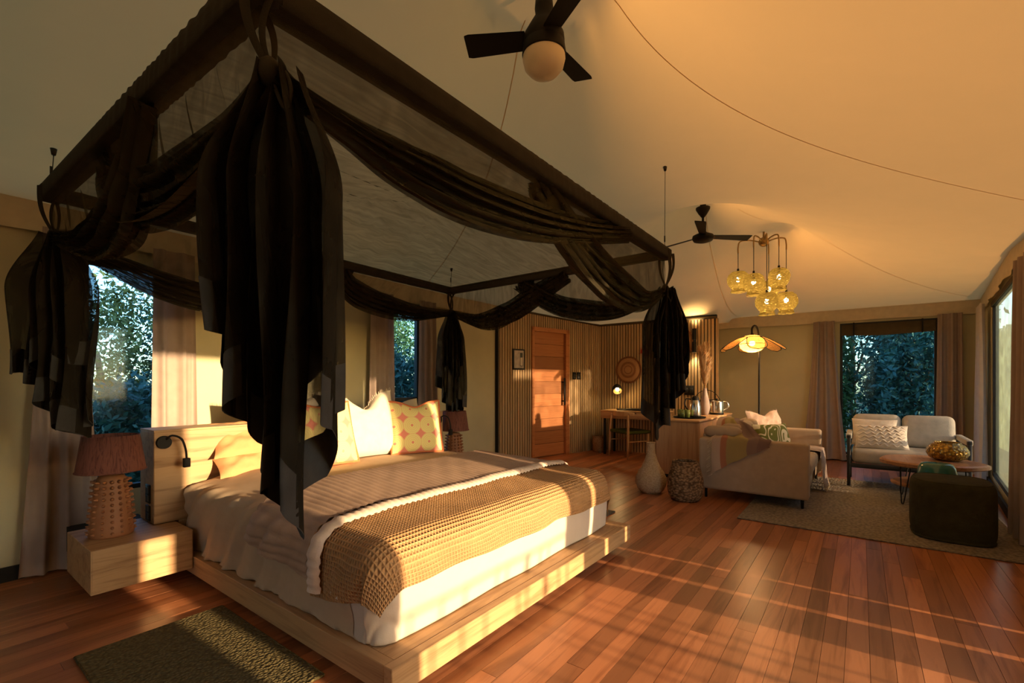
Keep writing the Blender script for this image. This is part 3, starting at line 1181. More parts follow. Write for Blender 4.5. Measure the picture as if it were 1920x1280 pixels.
duv = cloth('duvet', 'duvet', MX0 - .43, MX1 + .43, 1.72, 3.56, 130, 120, BZ, 0.006, duvet_disp, None, duvet_hem)
tag(duv, 'cream cotton duvet over the bed with long creases on its near side', 'duvet')
foot = cloth('sheet', 'sheet', MX0 - .43, MX1 + .43, MY0 - .43, 1.80, 140, 60, BZ, 0.002, duvet_disp)
tag(foot, 'white cotton cover tucked round the foot of the bed', 'bedding')


def blanket_disp(px, py, dl):
    return duvet_disp(px, py, dl) + .004 + .0022 * rough_noise(px * 2.6, py * 2.6, 4.) + .010 * sstep(dl / .2) * math.sin((px + py) * 14)


def blanket_hem(px, py, u, v):
    if px < MX0:
        px = MX0 + (px - MX0) * lerp(.60, 1.0, v)
    if py < MY0:
        py = MY0 + (py - MY0) * lerp(.92, 1.12, u) * (1 + .03 * math.sin(px * 7))
    return px, py


blk = cloth('waffle_blanket', 'waffle', MX0 - .30, MX1 + .28, MY0 - .175, 2.02, 120, 60, BZ, .020, blanket_disp, None, blanket_hem)
tag(blk, 'apricot waffle blanket spread over the foot of the bed', 'blanket')
tg, _, _ = drape(MX0 - .225, 1.80, BZ, off=.052)
MB().rbox(tg[0] - .006, tg[0] + .002, tg[1] - .035, tg[1] + .02, tg[2] - .012, tg[2] + .012, .002, 1).build('care_label', 'sheet', blk)


def quilt_disp(px, py, dl):
    ch = abs(math.sin(PI * px / .040))
    return duvet_disp(px, py, dl) + .004 + .015 * math.sqrt(ch) + .004 * rough_noise(px * 3, py * 3, 2.) + .02 * sstep(dl / .12) * math.sin(py * 8 + 1)


def quilt_hem(px, py, u, v):
    if px < MX0:
        px = MX0 + (px - MX0) * lerp(1.20, .86, v)
    return px, py + .05 * (1 - u) * (1 - v)


qlt = cloth('quilt_runner', 'quilt', MX0 - .18, MX1 + .22, 1.965, 2.60, 420, 26, BZ, .030, quilt_disp, None, quilt_hem)
tag(qlt, 'mauve channel-quilted runner folded across the bed', 'quilt')


def edge_disp(px, py, dl):
    return duvet_disp(px, py, dl) + .006 + .020 * math.sqrt(max(0, math.sin(PI * (py - 1.90) / .085))) + .004 * math.sin(px * 160) + .006 * rough_noise(px * 3, py * 3, 2.)


edg = cloth('stitched_edge', 'quilt_edge', MX0 - .25, MX1 + .22, 1.90, 1.985, 220, 10, BZ, .034, edge_disp)
edg.parent = qlt


# pillows: x = width, z = height, y = thickness, base on z=0
def pillow(name, mat, label, loc, rot, w, h, t, ear=.06, dent=0., group=None, seed=0., cat='pillow', crease=.0, flange=0., side=None):
    n = 22
    vs, uv, fs = [], [], []
    for sgn in (-1, 1):
        for i in range(n + 1):
            for j in range(n + 1):
                a = 2 * i / n - 1
                b = 2 * j / n - 1
                prof = max(0, (1 - abs(a) ** 2.6)) ** .55 * max(0, (1 - abs(b) ** 2.6)) ** .55
                ex = 1 - ear * (1 - abs(b) ** 2) * (abs(a) ** 3) - 0
                ez = 1 - ear * (1 - abs(a) ** 2) * (abs(b) ** 3)
                x = a * w / 2 * ex
                z = h / 2 + b * h / 2 * ez
                if dent:
                    z -= dent * math.exp(-(a / .42) ** 2) * max(0, b) ** 1.5
                yv = sgn * t / 2 * prof
                yv += crease * rough_noise(a * 5 + seed, b * 5, seed) * (.25 + prof)
                vs.append((x, yv, z))
                uv.append((x + 1.0, z + 1.0))
    m = (n + 1) ** 2
    for s, rev in ((0, False), (1, True)):
        for i in range(n):
            for j in range(n):
                q = [s * m + i * (n + 1) + j, s * m + (i + 1) * (n + 1) + j, s * m + (i + 1) * (n + 1) + j + 1, s * m + i * (n + 1) + j + 1]
                fs.append(tuple(reversed(q)) if rev else tuple(q))
    o = place(MB().add(vs, fs, True), name, mat, label, cat, loc, rot, group, uv)
    if side:
        rim = []
        for k in range(4 * 14):
            q = k / 14
            e, f = int(q), q - int(q)
            a, b = [(-1 + 2 * f, -1), (1, -1 + 2 * f), (1 - 2 * f, 1), (-1, 1 - 2 * f)][e]
            ex = 1 - ear * (1 - abs(b) ** 2) * (abs(a) ** 3)
            ez = 1 - ear * (1 - abs(a) ** 2) * (abs(b) ** 3)
            rim.append((a * w / 2 * ex, 0, h / 2 + b * h / 2 * ez - dent * math.exp(-(a / .42) ** 2) * max(0, b) ** 1.5))
        MB().tube(rim, .012, 6, True).build('piping', side, o)
    return o


def fringe(o, w, h, n=46, ln=.028, mat='fringe', sides=(1,), dent=0., z_at=None):
    """loose threads along the top edge of a cushion"""
    mb = MB()
    rr = random.Random(int(w * 1000))
    for k in range(n):
        a = -1 + 2 * k / (n - 1)
        x = a * w / 2
        z = h - dent * math.exp(-(a / .42) ** 2) - .012 * (1 - a * a)
        dx, dy = rr.uniform(-.01, .01), rr.uniform(-.012, .012)
        mb.cyl((x, 0, z - .01), (x + dx, dy, z + ln * rr.uniform(.6, 1.1)), .0032, .0016, 4, False)
    mb.build('fringe', mat, o)


TOP = BZ + .078
d2 = math.radians
# sleeping pillows lying against the headboard
for nm, lb, loc, rot in (
        ('pillow', 'lower apricot linen pillow at the lamp end of the headboard', (1.66, 3.42, TOP - .03), (d2(-62), 0, d2(4))),
        ('pillow', 'upper apricot linen pillow at the lamp end of the headboard', (1.66, 3.47, TOP + .09), (d2(-58), 0, d2(-5)))):
    pillow(nm, 'apricot', lb, loc, rot, .70, .40, .15, .12, 0, 'apricot sleeping pillows', loc[2], 'pillow', .016)
pillow('pillow', 'beige', 'beige pillow standing behind the far patterned cushion', (2.92, 3.44, TOP), (d2(-16), 0, d2(2)), .52, .47, .15, .06, .03, None, 2.)
pillow('pillow', 'apricot', 'flat apricot pillow low at the far end of the headboard', (3.04, 3.45, TOP - .02), (d2(-58), 0, d2(6)), .62, .38, .13, .12, 0, 'apricot sleeping pillows', 3., 'pillow', .012)
p = pillow('pillow', 'linen', 'white fringed linen pillow behind the near patterned cushion', (1.94, 3.40, TOP), (d2(-16), 0, d2(3)), .60, .55, .17, .05, .05, 'white fringed pillows', 5., 'pillow', .008)
fringe(p, .60, .55, dent=.05)
p = pillow('pillow', 'linen', 'large white fringed linen pillow with a chopped top in the middle', (2.34, 3.22, TOP), (d2(-15), 0, d2(-4)), .62, .56, .20, .04, .16, 'white fringed pillows', 7., 'pillow', .010)
fringe(p, .62, .56, dent=.16)
pillow('cushion', 'circles', 'pink cushion with lime ringed circles beside the hanging drape', (1.93, 3.11, TOP), (d2(-17), 0, d2(2)), .50, .48, .16, .05, .03, 'lime circle cushions', 1., 'cushion', 0, 0, 'rust')
pillow('cushion', 'circles', 'pink cushion with lime ringed circles at the far side of the bed', (2.74, 3.07, TOP), (d2(-15), 0, d2(-24)), .46, .46, .16, .05, .05, 'lime circle cushions', 9., 'cushion', 0, 0, 'rust')


# nightstands and their lamps
def nightstand(x0, x1, label):
    t = thing('nightstand', label, 'nightstand', ((x0 + x1) / 2, 3.58, .10), 0, 'floating ash nightstands')
    MB().rbox(x0, x1, 3.315, 3.87, .10, .34, .003, 1, smooth=False).build('body', 'ash', t)
    MB().box(x0 + .008, x1 - .008, 3.3125, 3.318, .222, .3385).build('drawer_front', 'ash', t)
    MB().box(x0 + .008, x1 - .008, 3.3125, 3.318, .102, .218).build('drawer_front', 'ash', t)
    MB().box(x0 + .05, x1 - .05, 3.85, 4.20, .14, .30).build('wall_bracket', 'black', t)
    return t


nightstand(.645, 1.125, 'floating ash nightstand on the near side of the bed')
nightstand(3.42, 3.93, 'floating ash nightstand on the far side of the bed')


def spiky_lamp(x, y, z, label):
    t = thing('table_lamp', label, 'lamp', (x, y, z), 0, 'spiked terracotta table lamps')
    prof = [(0, 0), (.104, 0), (.108, .012), (.104, .05), (.098, .12), (.090, .19), (.082, .26), (.074, .33), (.060, .355), (.02, .36), (0, .36)]
    body = MB().lathe(prof, (x, y, z), 30).build('base', 'clay', t)
    sp = MB()
    for row in range(10):
        zz = .025 + row * .033
        rr = lerp(.104, .076, zz / .34)
        for k in range(14):
            a = 2 * PI * (k + .1) / 14
            c, s = math.cos(a), math.sin(a)
            sp.cyl((x + (rr - .006) * c, y + (rr - .006) * s, z + zz), (x + (rr + .020) * c, y + (rr + .020) * s, z + zz + .005), .0125, .003, 7, True)
    sp.build('spikes', 'clay', body)
    MB().cyl((x, y, z + .355), (x, y, z + .42), .012).build('stem', 'brass', t)
    z0, z1 = .385, .595
    shade = MB()
    shade.lathe([(.165, z0), (.135, z1), (.131, z1), (.161, z0), (.165, z0)], (x, y, z), 44, lambda r, zz, a: r + .0015 * math.sin(a * 31))
    so = shade.build('lamp_shade', 'shade', t)
    MB().tube([(x + .166 * math.cos(2 * PI * k / 40), y + .166 * math.sin(2 * PI * k / 40), z + z0) for k in range(40)], .004, 6, True).build('shade_rim', 'shade', so)
    MB().sph((x, y, z + .46), .03).build('bulb', 'opal', t)
    return t


spiky_lamp(.795, 3.60, .34, 'spiked terracotta lamp with brown raffia shade on the near nightstand')
spiky_lamp(3.755, 3.62, .34, 'spiked terracotta lamp with brown raffia shade on the far nightstand')


def reading_lamp(x, z, s, label):
    t = thing('reading_lamp', label, 'lamp', (x, 3.60, z), 0, 'headboard reading lamps')
    MB().cyl((x, 3.60, z), (x, 3.575, z), .042, .040, 24).build('wall_plate', 'black_metal', t)
    MB().tube([catmull([(x + .01 * s, 3.575, z + .02), (x + .03 * s, 3.54, z + .045), (x + .075 * s, 3.52, z + .02), (x + .095 * s, 3.51, z - .05), (x + .10 * s, 3.51, z - .11)], k / 16) for k in range(17)], .0065, 8).build('gooseneck', 'black_metal', t)
    MB().rbox(x + .085 * s - .005, x + .115 * s + .005, 3.495, 3.525, z - .165, z - .105, .006, 2).build('lamp_head', 'black_metal', t)


reading_lamp(1.055, .865, 1, 'black gooseneck reading lamp on the near end of the headboard')
reading_lamp(3.49, .855, 1, 'black gooseneck reading lamp on the far end of the headboard')


# rugs
def rug(x0, x1, y0, y1, mat, label, z=.012, th=.012):
    t = MB()
    nu, nv = 40, 40

    def fn(u, v):
        return (lerp(x0, x1, u), lerp(y0, y1, v), z + .0015 * rough_noise(u * 9, v * 9, x0))
    t.grid(fn, nu, nv)
    r = thing('rug', label, 'rug', ((x0 + x1) / 2, (y0 + y1) / 2, 0))
    t.build('pile', mat, r)
    e = MB()
    e.tube([(x0, y0, z - .005), (x1, y0, z - .005)], .006, 6)
    e.tube([(x1, y0, z - .005), (x1, y1, z - .005)], .006, 6)
    e.tube([(x1, y1, z - .005), (x0, y1, z - .005)], .006, 6)
    e.tube([(x0, y1, z - .005), (x0, y0, z - .005)], .006, 6)
    e.build('binding', mat, r)
    return r


rug(.50, 1.105, 1.83, 2.845, 'rug', 'olive woven bedside rug on the near side of the bed')
rug(3.62, 4.19, 1.90, 2.9, 'rug_grey', 'small dark grey rug on the far side of the bed')
rug(4.67, 7.35, -1.0, .906, 'rug_big', 'large grey-beige rug under the seating group')
RUGZ = .016

# ------------------------------------------------------------------ bed canopy
CZ = 2.30
NL = Vector((.590, 1.285, CZ)); HL = Vector((.535, 3.60, CZ)); FRc = Vector((3.80, 1.285, CZ)); HR = Vector((3.85, 3.76, CZ))
can = thing('bed_canopy', 'black netted four-corner canopy hung over the bed with knotted drapes', 'canopy', (2.2, 2.5, CZ))


def rail(a, b, name, wrinkle, seed, w=.043):
    d = (b - a).normalized()
    sd = Vector((-d.y, d.x, 0))
    up = Vector((0, 0, 1))
    L = (b - a).length
    a = a - d * .045
    L += .09
    n = 16

    def fn(u, v):
        t = 2 * PI * v
        c, s = math.cos(t), math.sin(t)
        k = w / max(abs(c), abs(s)) ** .82
        g = 1 + wrinkle * (.020 * math.sin(u * L * 118 + 2 * s + 3 * math.sin(u * L * 9) + seed) + .020 * math.sin(u * L * 67 + 3 * c + 2 * math.sin(u * L * 13) + seed * 2)) * sstep((.5 + .6 * math.sin(u * L * 2.3 + seed)))
        p = a + d * (u * L) + (sd * c + up * s) * k * g
        return p[:]
    MB().grid(fn, 260, n).build(name, 'char', can)


rail(NL, HL, 'rail', 1.2, .4)
rail(NL, FRc, 'rail', .9, 3.4)
rail(FRc, HR, 'rail', .5, 1.0, .036)
rail(HL, HR, 'rail', .5, 2.0, .036)


# netted roof of the canopy, peaked in the middle with radiating creases
def ntop(u, v):
    p = (NL.lerp(FRc, u)).lerp(HL.lerp(HR, u), v)
    a, b = 2 * u - 1, 2 * v - 1
    ed = max(abs(a), abs(b))
    ang = math.atan2(b, a)
    z = .20 * (1 - ed) ** 1.35 + .012 * math.sin(ang * 23 + 2 * math.sin(ang * 5)) * min(1, 3 * (1 - ed)) * ed * 1.5 + .008 * math.sin(ang * 51) * (1 - ed)
    return (p.x, p.y, CZ + .01 + z)


MB().grid(ntop, 90, 90).build('net_roof', 'net_top', can)


def swag(corner, end, pts, seed, width=.11, name='swag'):
    """curtain gathered from the rail (corner..end) down to a sagging bunched hem that ends in the corner knot"""
    # bunched band
    m = 54
    n = 26

    def cen(t):
        return catmull(pts, t)

    def band(u, v):
        c = cen(u)
        d = (cen(min(1, u + .02)) - cen(max(0, u - .02))).normalized()
        up = (Vector((0, 0, 1)) - d * d.z).normalized()
        sd = d.cross(up)
        env = sstep(u / .45) * (1 - .45 * sstep((u - .6) / .4))
        hh = lerp(.07, width * 2.3, env)
        ph = 2 * PI * 4.6 * v + 1.1 * math.sin(u * 3 + seed) + seed
        o = math.sin(ph) + .45 * math.sin(2.2 * ph + 2 * u + seed) + .2 * math.sin(5.1 * ph - 3 * u)
        vv = v - .45 + .035 * math.sin(2 * ph + u * 4) + .03 * math.sin(u * 11 + seed) * (v - .5)
        q = c + up * (hh * vv) + sd * (o * hh * .13 + hh * .25 * math.sin(PI * v))
        return q[:]
    b = MB().grid(band, m, 56).build(name, 'net_thick', can)
    back = MB()
    back.grid(lambda u, v: (Vector(band(u, .12 + .8 * v)) - Vector((0, 0, .012)) + (Vector((.6, -.8, 0)) * 0)
                            + Vector((-(end - corner).normalized().y, (end - corner).normalized().x, 0)) * .05 * math.sin(PI * u))[:], m, 30)
    back.build('inner_fold', 'net_thick', b)
    # sheer curtain between the rail and the band
    sh = MB()

    def sheer(u, v):
        topp = corner.lerp(end, u)
        topp = Vector((topp.x, topp.y, CZ - .04))
        bot = cen(u)
        q = topp.lerp(bot, v)
        d = (end - corner).normalized()
        sd = Vector((-d.y, d.x, 0))
        return (q + sd * (.018 * math.sin(u * 40 + v * 4 + seed) * v + .010 * math.sin(u * 83 + seed)) * sstep(v * 3))[:]
    sh.grid(sheer, 60, 10).build('sheer_panel', 'net', b)
    # trailing edge of the curtain: a doubled vertical hem strip
    st = MB()

    def strip(u, v):
        s = lerp(.86, 1.0, u)
        topp = corner.lerp(end, s)
        q = Vector((topp.x, topp.y, CZ - .03)).lerp(cen(lerp(.80, .93, u)), v)
        return q[:]
    st.grid(strip, 6, 8).build('edge_strip', 'net_mid', b)


def V(*a):
    return Vector(a)


kNL = V(.60, 1.25, 2.055)
kHL = V(.545, 3.58, 2.05)
kFR = V(3.80, 1.28, 2.00)
kHR = V(3.84, 3.74, 2.04)
# near side (between the near corner and the head corner)
swag(NL, NL.lerp(HL, .64), [kNL, V(.57, 1.44, 1.93), V(.57, 1.75, 1.885), V(.57, 2.12, 1.915), V(.57, 2.50, 2.05), V(.565, 2.74, 2.26)], .3, .095)
swag(HL, HL.lerp(NL, .68), [kHL, V(.56, 3.05, 1.93), V(.56, 2.60, 1.875), V(.56, 2.32, 1.91), V(.56, 2.19, 2.02), V(.56, 2.05, 2.25)], 1.3, .10)
# foot side
swag(NL, NL.lerp(FRc, .76), [kNL, V(.88, 1.285, 2.03), V(1.10, 1.285, 2.0), V(1.42, 1.285, 1.99), V(1.90, 1.285, 2.03), V(2.40, 1.285, 2.12), V(3.0, 1.285, 2.26)], 2.1, .085)
swag(FRc, FRc.lerp(NL, .59), [kFR, V(3.35, 1.28, 1.85), V(2.88, 1.28, 1.86), V(2.48, 1.28, 1.96), V(2.18, 1.28, 2.09), V(1.93, 1.28, 2.24)], 3.7, .115)
# far side
swag(FRc, FRc.lerp(HR, .61), [kFR, V(3.80, 1.70, 1.87), V(3.80, 2.2, 1.94), V(3.80, 2.55, 2.11), V(3.82, 2.80, 2.26)], 4.1, .085)
swag(HR, HR.lerp(FRc, .63), [kHR, V(3.84, 3.30, 1.91), V(3.84, 2.92, 1.96), V(3.83, 2.58, 2.10), V(3.83, 2.20, 2.26)], 5.2, .10)
# head side
swag(HR, HR.lerp(HL, .46), [kHR, V(3.30, 3.73, 1.97), V(2.78, 3.70, 2.00), V(2.48, 3.69, 2.09), V(2.36, 3.68, 2.26)], 6.3, .10)
swag(HL, HL.lerp(HR, .48), [kHL, V(.80, 3.61, 1.96), V(1.08, 3.62, 1.86), V(1.40, 3.63, 1.83), V(1.75, 3.64, 1.95), V(2.10, 3.65, 2.25)], 7.7, .085)


def tail(k, W, ztop, hemf0, seed, folds=5, depth=.07, yaw=None, tilt=0., sway=0.):
    """cloth tail hanging from a corner knot: pleats folded back and forth with a pointed stepped hem"""
    e1 = Vector((.60, -.80, 0))          # across
    e2 = Vector((.80, .60, 0))           # away
    if yaw:
        Rm = Matrix.Rotation(yaw, 3, 'Z')
        e1 = Rm @ e1
        e2 = Rm @ e2
    nu, nv = folds * 22, 44
    hem_h = .13

    def hemf(u):
        return hemf0(u) + .05 * (abs(((u * folds * 1.0 + seed) % 1.0) - .5) * 2 - .5)

    def pos(u, z, bulge=0.):
        dz = ztop - z
        w = lerp(.30, 1.0, sstep((dz + .05) / .38)) * (1 + .07 * math.sin(dz * 4 + seed))
        ph = 2 * PI * folds * u + seed
        ph += 1.3 * math.sin(4.1 * u + seed) + .5 * math.sin(dz * 2.2 + seed * 2 + u * 3)
        fx = (u - .5) + .065 * math.sin(ph) + .03 * math.sin(.43 * ph + seed)
        fy = math.cos(ph) + .35 * math.cos(.47 * ph + seed) + .2 * math.sin(1.9 * ph)
        q = Vector((k.x, k.y, 0)) + e1 * (fx * W * w + tilt * dz) + e2 * ((fy * depth * (1 + .5 * dz) + bulge) * lerp(.35, 1, w)) + e1 * (sway * math.sin(dz * 3 + seed))
        q += e2 * (.02 * math.sin(dz * 6 + ph * .5 + seed))
        return (q.x, q.y, z)

    def fn(u, v):
        return pos(u, lerp(ztop, hemf(u), v))

    def fh(u, v):
        zb = hemf(u)
        return pos(u, lerp(zb + hem_h, zb - .002, v), -.003)
    b = MB().grid(fn, nu, nv).build('tail', 'net_mid', can)
    MB().grid(fh, nu, 6).build('hem_band', 'char_hem', b)


def hem(points):
    def f(u):
        for (u0, z0), (u1, z1) in zip(points, points[1:]):
            if u <= u1:
                return lerp(z0, z1, (u - u0) / (u1 - u0))
        return points[-1][1]
    return f


tail(kNL + V(.03, 0, 0), .34, 2.09, hem([(0, 1.40), (.12, 1.36), (.30, 1.12), (.62, .84), (.80, 1.0), (1, 1.20)]), .5, 5, .060, None, 0)
tail(kNL + V(.05, .05, 0), .24, 2.08, hem([(0, 1.30), (.5, 1.0), (1, 1.35)]), 2.2, 4, .05, None, 0)
tail(kHL + V(.02, 0, 0), .36, 2.08, hem([(0, 1.30), (.3, 1.22), (.78, .93), (1, 1.05)]), 1.7, 5, .060, None, -.02)
tail(kFR + V(.02, 0, 0), .36, 2.03, hem([(0, 1.12), (.26, .80), (.6, 1.02), (1, 1.32)]), 3.1, 5, .065, None, .0)
tail(kHL + V(.03, -.02, 0), .26, 2.07, hem([(0, 1.42), (.4, 1.20), (1, 1.38)]), 5.6, 4, .05)
tail(kFR + V(.06, -.03, 0), .28, 2.02, hem([(0, 1.50), (.3, 1.42), (.65, 1.18), (1, 1.50)]), 6.1, 4, .06)
tail(kHR + V(.03, .0, 0), .24, 2.05, hem([(0, 1.50), (.5, 1.25), (1, 1.45)]), 7.3, 3, .05)
tail(kHR, .32, 2.06, hem([(0, 1.26), (.45, .86), (.75, .93), (1, .98)]), 4.4, 5, .055, None, 0)


def ribbon(c, k, seed):
    mb = MB()

    def strap(o0, o1, w=.016, sag=.03):
        def fn(u, v):
            q = (c + o0).lerp(k + o1, u)
            q = q + Vector((.6, -.8, 0)) * ((v - .5) * 2 * w * (1 - .4 * u)) + Vector((-.6, .8, 0)) * sag * math.sin(PI * u) * seed
            return q[:]
        mb.grid(fn, 12, 2)
    strap(V(-.05, -.04, .02), V(0, 0, .02))
    strap(V(.02, .05, .0), V(.01, 0, .03), .012, -.02)
    strap(V(.02, -.06, .0), V(.0, 0, .03), .012, .03)
    # bow loop and knot
    mb.tube([catmull([k + V(0, 0, .02), k + V(.022, -.028, .02), k + V(.034, -.045, -.03), k + V(.026, -.036, -.085), k + V(.012, -.016, -.04), k + V(0, 0, .02)], t / 20) for t in range(21)], .006, 6)
    mb.sph(k + V(0, 0, .015), .030, 12, 8, (1, 1, 1.3))
    mb.build('tie_ribbon', 'char', can)


for c, k, s in ((NL, kNL, 1), (HL, kHL, 1), (FRc, kFR, -1), (HR, kHR, 1)):
    ribbon(c, k, s)
# suspension wires up to the roof
for c in (FRc, HR, HL, NL):
    zt = roof_z(c.x, c.y)
    w = MB()
    w.cyl((c.x, c.y, CZ + .04), (c.x + .01, c.y, zt - .03), .0022, None, 6)
    w.cyl((c.x + .01, c.y, zt - .03), (c.x + .01, c.y, zt + .005), .010, .016, 10)
    w.cyl((c.x, c.y, CZ + .10), (c.x, c.y, CZ + .15), .006, None, 8)
    w.build('suspension_wire', 'wire', can)


# ------------------------------------------------------------------ ceiling fans
def blade(a, r0, r1, w0, w1, pitch, sweep=.0):
    c, s = math.cos(a), math.sin(a)
    mb = MB()

    def fn_t(off):
        def fn(u, v):
            r = lerp(r0, r1, u)
            w = lerp(w0, w1, u)
            q = (v - .5) * w
            if u > .96:
                q *= .90
            z = q * math.sin(pitch) + off
            q2 = q * math.cos(pitch) + sweep * u * u
            return (c * r - s * q2, s * r + c * q2, z)
        return fn
    mb.grid(fn_t(.003), 14, 4)
    mb.grid(lambda u, v: fn_t(-.003)(u, 1 - v), 14, 4)
    return mb


f1 = thing('ceiling_fan', 'black three-blade ceiling fan with round opal light above the bed', 'fan', (2.318, 1.5, 3.16), 0, None, False)
MB().lathe([(0, .36), (.05, .36), (.055, .30), (.05, .26), (.085, .20), (.118, .14), (.122, .10), (.118, .092), (.122, .085), (.130, .03), (.128, .02), (0, .02)], (0, 0, 0), 32).build('motor_housing', 'black_metal', f1)
MB().lathe([(.124, .02), (.126, .0), (.115, -.045), (.085, -.08), (.045, -.098), (0, -.104)], (0, 0, 0), 32).build('light_globe', 'opal', f1)
MB().cyl((0, 0, .34), (0, 0, .50), .018).build('downrod', 'black_metal', f1)
cam_az = math.radians(36.84)
for k, dg in enumerate((82, -38, -158)):
    a = cam_az + math.radians(dg)
    blade(a, .11, .47, .12, .15, math.radians(14)).build('blade', 'black_metal', f1).location = (0, 0, .12)

f2 = thing('ceiling_fan', 'black three-blade ceiling fan on a down rod above the seating', 'fan', (5.745, 1.49, 2.95), 0, None, False)
MB().lathe([(0, .085), (.03, .085), (.05, .06), (.115, .03), (.122, .0), (.105, -.03), (.06, -.045), (0, -.048)], (0, 0, 0), 28).build('motor_housing', 'black_metal', f2)
MB().cyl((0, 0, .08), (0, 0, .48), .013).build('downrod', 'black_metal', f2)
MB().lathe([(.013, .24), (.05, .29), (.078, .34), (.080, .36), (.02, .37)], (0, 0, 0), 24).build('canopy_cup', 'black_metal', f2)
MB().cyl((0, 0, .37), (0, 0, .55), .034).build('mount', 'black_metal', f2)
for dg in (-85, 35, 155):
    a = cam_az + math.radians(dg)
    blade(a, .09, .58, .075, .125, math.radians(-13)).build('blade', 'black_metal', f2).location = (0, 0, .02)

# ------------------------------------------------------------------ pendant cluster
ch = thing('chandelier', 'brass six-arm chandelier with woven olive pendant shades', 'chandelier', (6.74, 1.0, 3.06), 0, None, False)
MB().sph((0, 0, 0), .062, 18, 12).build('hub', 'brass', ch)
MB().cyl((0, 0, .05), (0, 0, .16), .012).build('stem', 'brass', ch)
e1 = Vector((.60, -.80, 0)); e2 = Vector((.80, .60, 0))
mshade = None


def shade_net():
    m, nt, out = new_mat('olive_string_shade')
    v = coord(nt, (22, 22, 190))
    n = N(nt, 'ShaderNodeTexNoise', Scale=1.0, Detail=2.0)
    nt.links.new(v, n.inputs['Vector'])
    col = ramp(nt, n.outputs['Fac'], [(.35, (.12, .085, .02)), (.65, (.34, .25, .07))])
    d = N(nt, 'ShaderNodeBsdfDiffuse'); t = N(nt, 'ShaderNodeBsdfTranslucent')
    nt.links.new(col, d.inputs['Color']); nt.links.new(col, t.inputs['Color'])
    a = N(nt, 'ShaderNodeMixShader'); a.inputs[0].default_value = .22
    nt.links.new(d.outputs[0], a.inputs[1]); nt.links.new(t.outputs[0], a.inputs[2])
    gt = N(nt, 'ShaderNodeMath', operation='GREATER_THAN'); gt.inputs[1].default_value = .40
    nt.links.new(n.outputs['Fac'], gt.inputs[0])
    tr = N(nt, 'ShaderNodeBsdfTransparent')
    mx = N(nt, 'ShaderNodeMixShader')
    nt.links.new(gt.outputs[0], mx.inputs[0])
    nt.links.new(tr.outputs[0], mx.inputs[1]); nt.links.new(a.outputs[0], mx.inputs[2])
    nt.links.new(mx.outputs[0], out.inputs['Surface'])
    return m


M['string'] = shade_net()
ZC = 6.0
pend = [(1390, 527, .10), (1400, 532, -.16), (1416, 568, -.26), (1441, 522, -.22), (1453, 545, .16), (1468, 566, -.06)]
for i, (px, py, dep) in enumerate(pend):
    lat = (px - 1431) / 873 * ZC
    zz = 1.25 + (717 - py) / 873 * (ZC + dep) - 3.06
    b = e1 * lat + e2 * dep
    arm_r = Vector((b.x, b.y, 0))
    hd = arm_r.normalized()
    pts = [hd * .04, arm_r * .55 + V(0, 0, .035), arm_r * .92 + V(0, 0, .03), arm_r + V(0, 0, -.04), arm_r + V(0, 0, -.12)]
    arm = MB().tube([catmull(pts, k / 18) for k in range(19)], .0085, 8).build('arm', 'brass', ch)
    MB().cyl((b.x, b.y, -.10), (b.x, b.y, zz + .15), .004, None, 6).build('cord', 'black_metal', arm)
    prof = [(.03, .125), (.075, .118), (.112, .085), (.128, .03), (.122, -.03), (.100, -.075), (.078, -.095), (.080, -.115), (.090, -.145), (.088, -.15)]
    sd = random.Random(i)
    ph = sd.uniform(0, 6)
    s = MB().lathe([(r, z) for r, z in prof], (b.x, b.y, zz), 30, lambda r, z, a, ph=ph: r * (1 + .05 * math.sin(2 * a + ph) + .03 * math.sin(5 * a + z * 30 + ph))).build('pendant_shade', 'string', ch)
    MB().cyl((b.x, b.y, zz + .06), (b.x, b.y, zz + .16), .018, .012).build('lamp_holder', 'black_metal', s)
    MB().sph((b.x, b.y, zz + .02), .026, 12, 8, (1, 1, 1.25)).build('bulb', 'bulb', s)
    ld = bpy.data.lights.new('bulb_light', 'POINT')
    ld.energy = 1.6
    ld.color = (1, .68, .32)
    ld.shadow_soft_size = .03
    lo = bpy.data.objects.new('bulb_light', ld)
    COL.objects.link(lo)
    lo.parent = ch
    lo.location = (b.x, b.y, zz - .03)

# ------------------------------------------------------------------ floor lamp with petal shade
fl = thing('floor_lamp', 'black floor lamp with amber rattan petal shade beside the sofa', 'lamp', (7.42, 1.16, 0))
FX, FY = 7.42, 1.16
MB().lathe([(0, 0), (.15, 0), (.15, .02), (.02, .03), (0, .03)], (FX, FY, 0), 30).build('base', 'black_metal', fl)
hx, hy_ = FX - .06, FY + .08
MB().tube([catmull([(FX, FY, .02), (FX, FY, 1.2), (FX, FY, 1.75), (FX - .01, FY + .015, 2.0), (FX - .04, FY + .05, 2.06), (hx, hy_, 2.02), (hx, hy_, 1.94)], k / 40) for k in range(41)], .013, 10).build('pole', 'black_metal', fl)
HZ = 1.80
core = MB().lathe([(.02, .13), (.09, .115), (.15, .06), (.165, .0), (.15, -.06), (.11, -.095), (.05, -.115), (0, -.12)], (hx, hy_, HZ), 36).build('globe_shade', 'rattan', fl)
MB().tube([(hx + .165 * math.cos(2 * PI * k / 36), hy_ + .165 * math.sin(2 * PI * k / 36), HZ) for k in range(36)], .005, 6, True).build('hoop', 'black_metal', core)
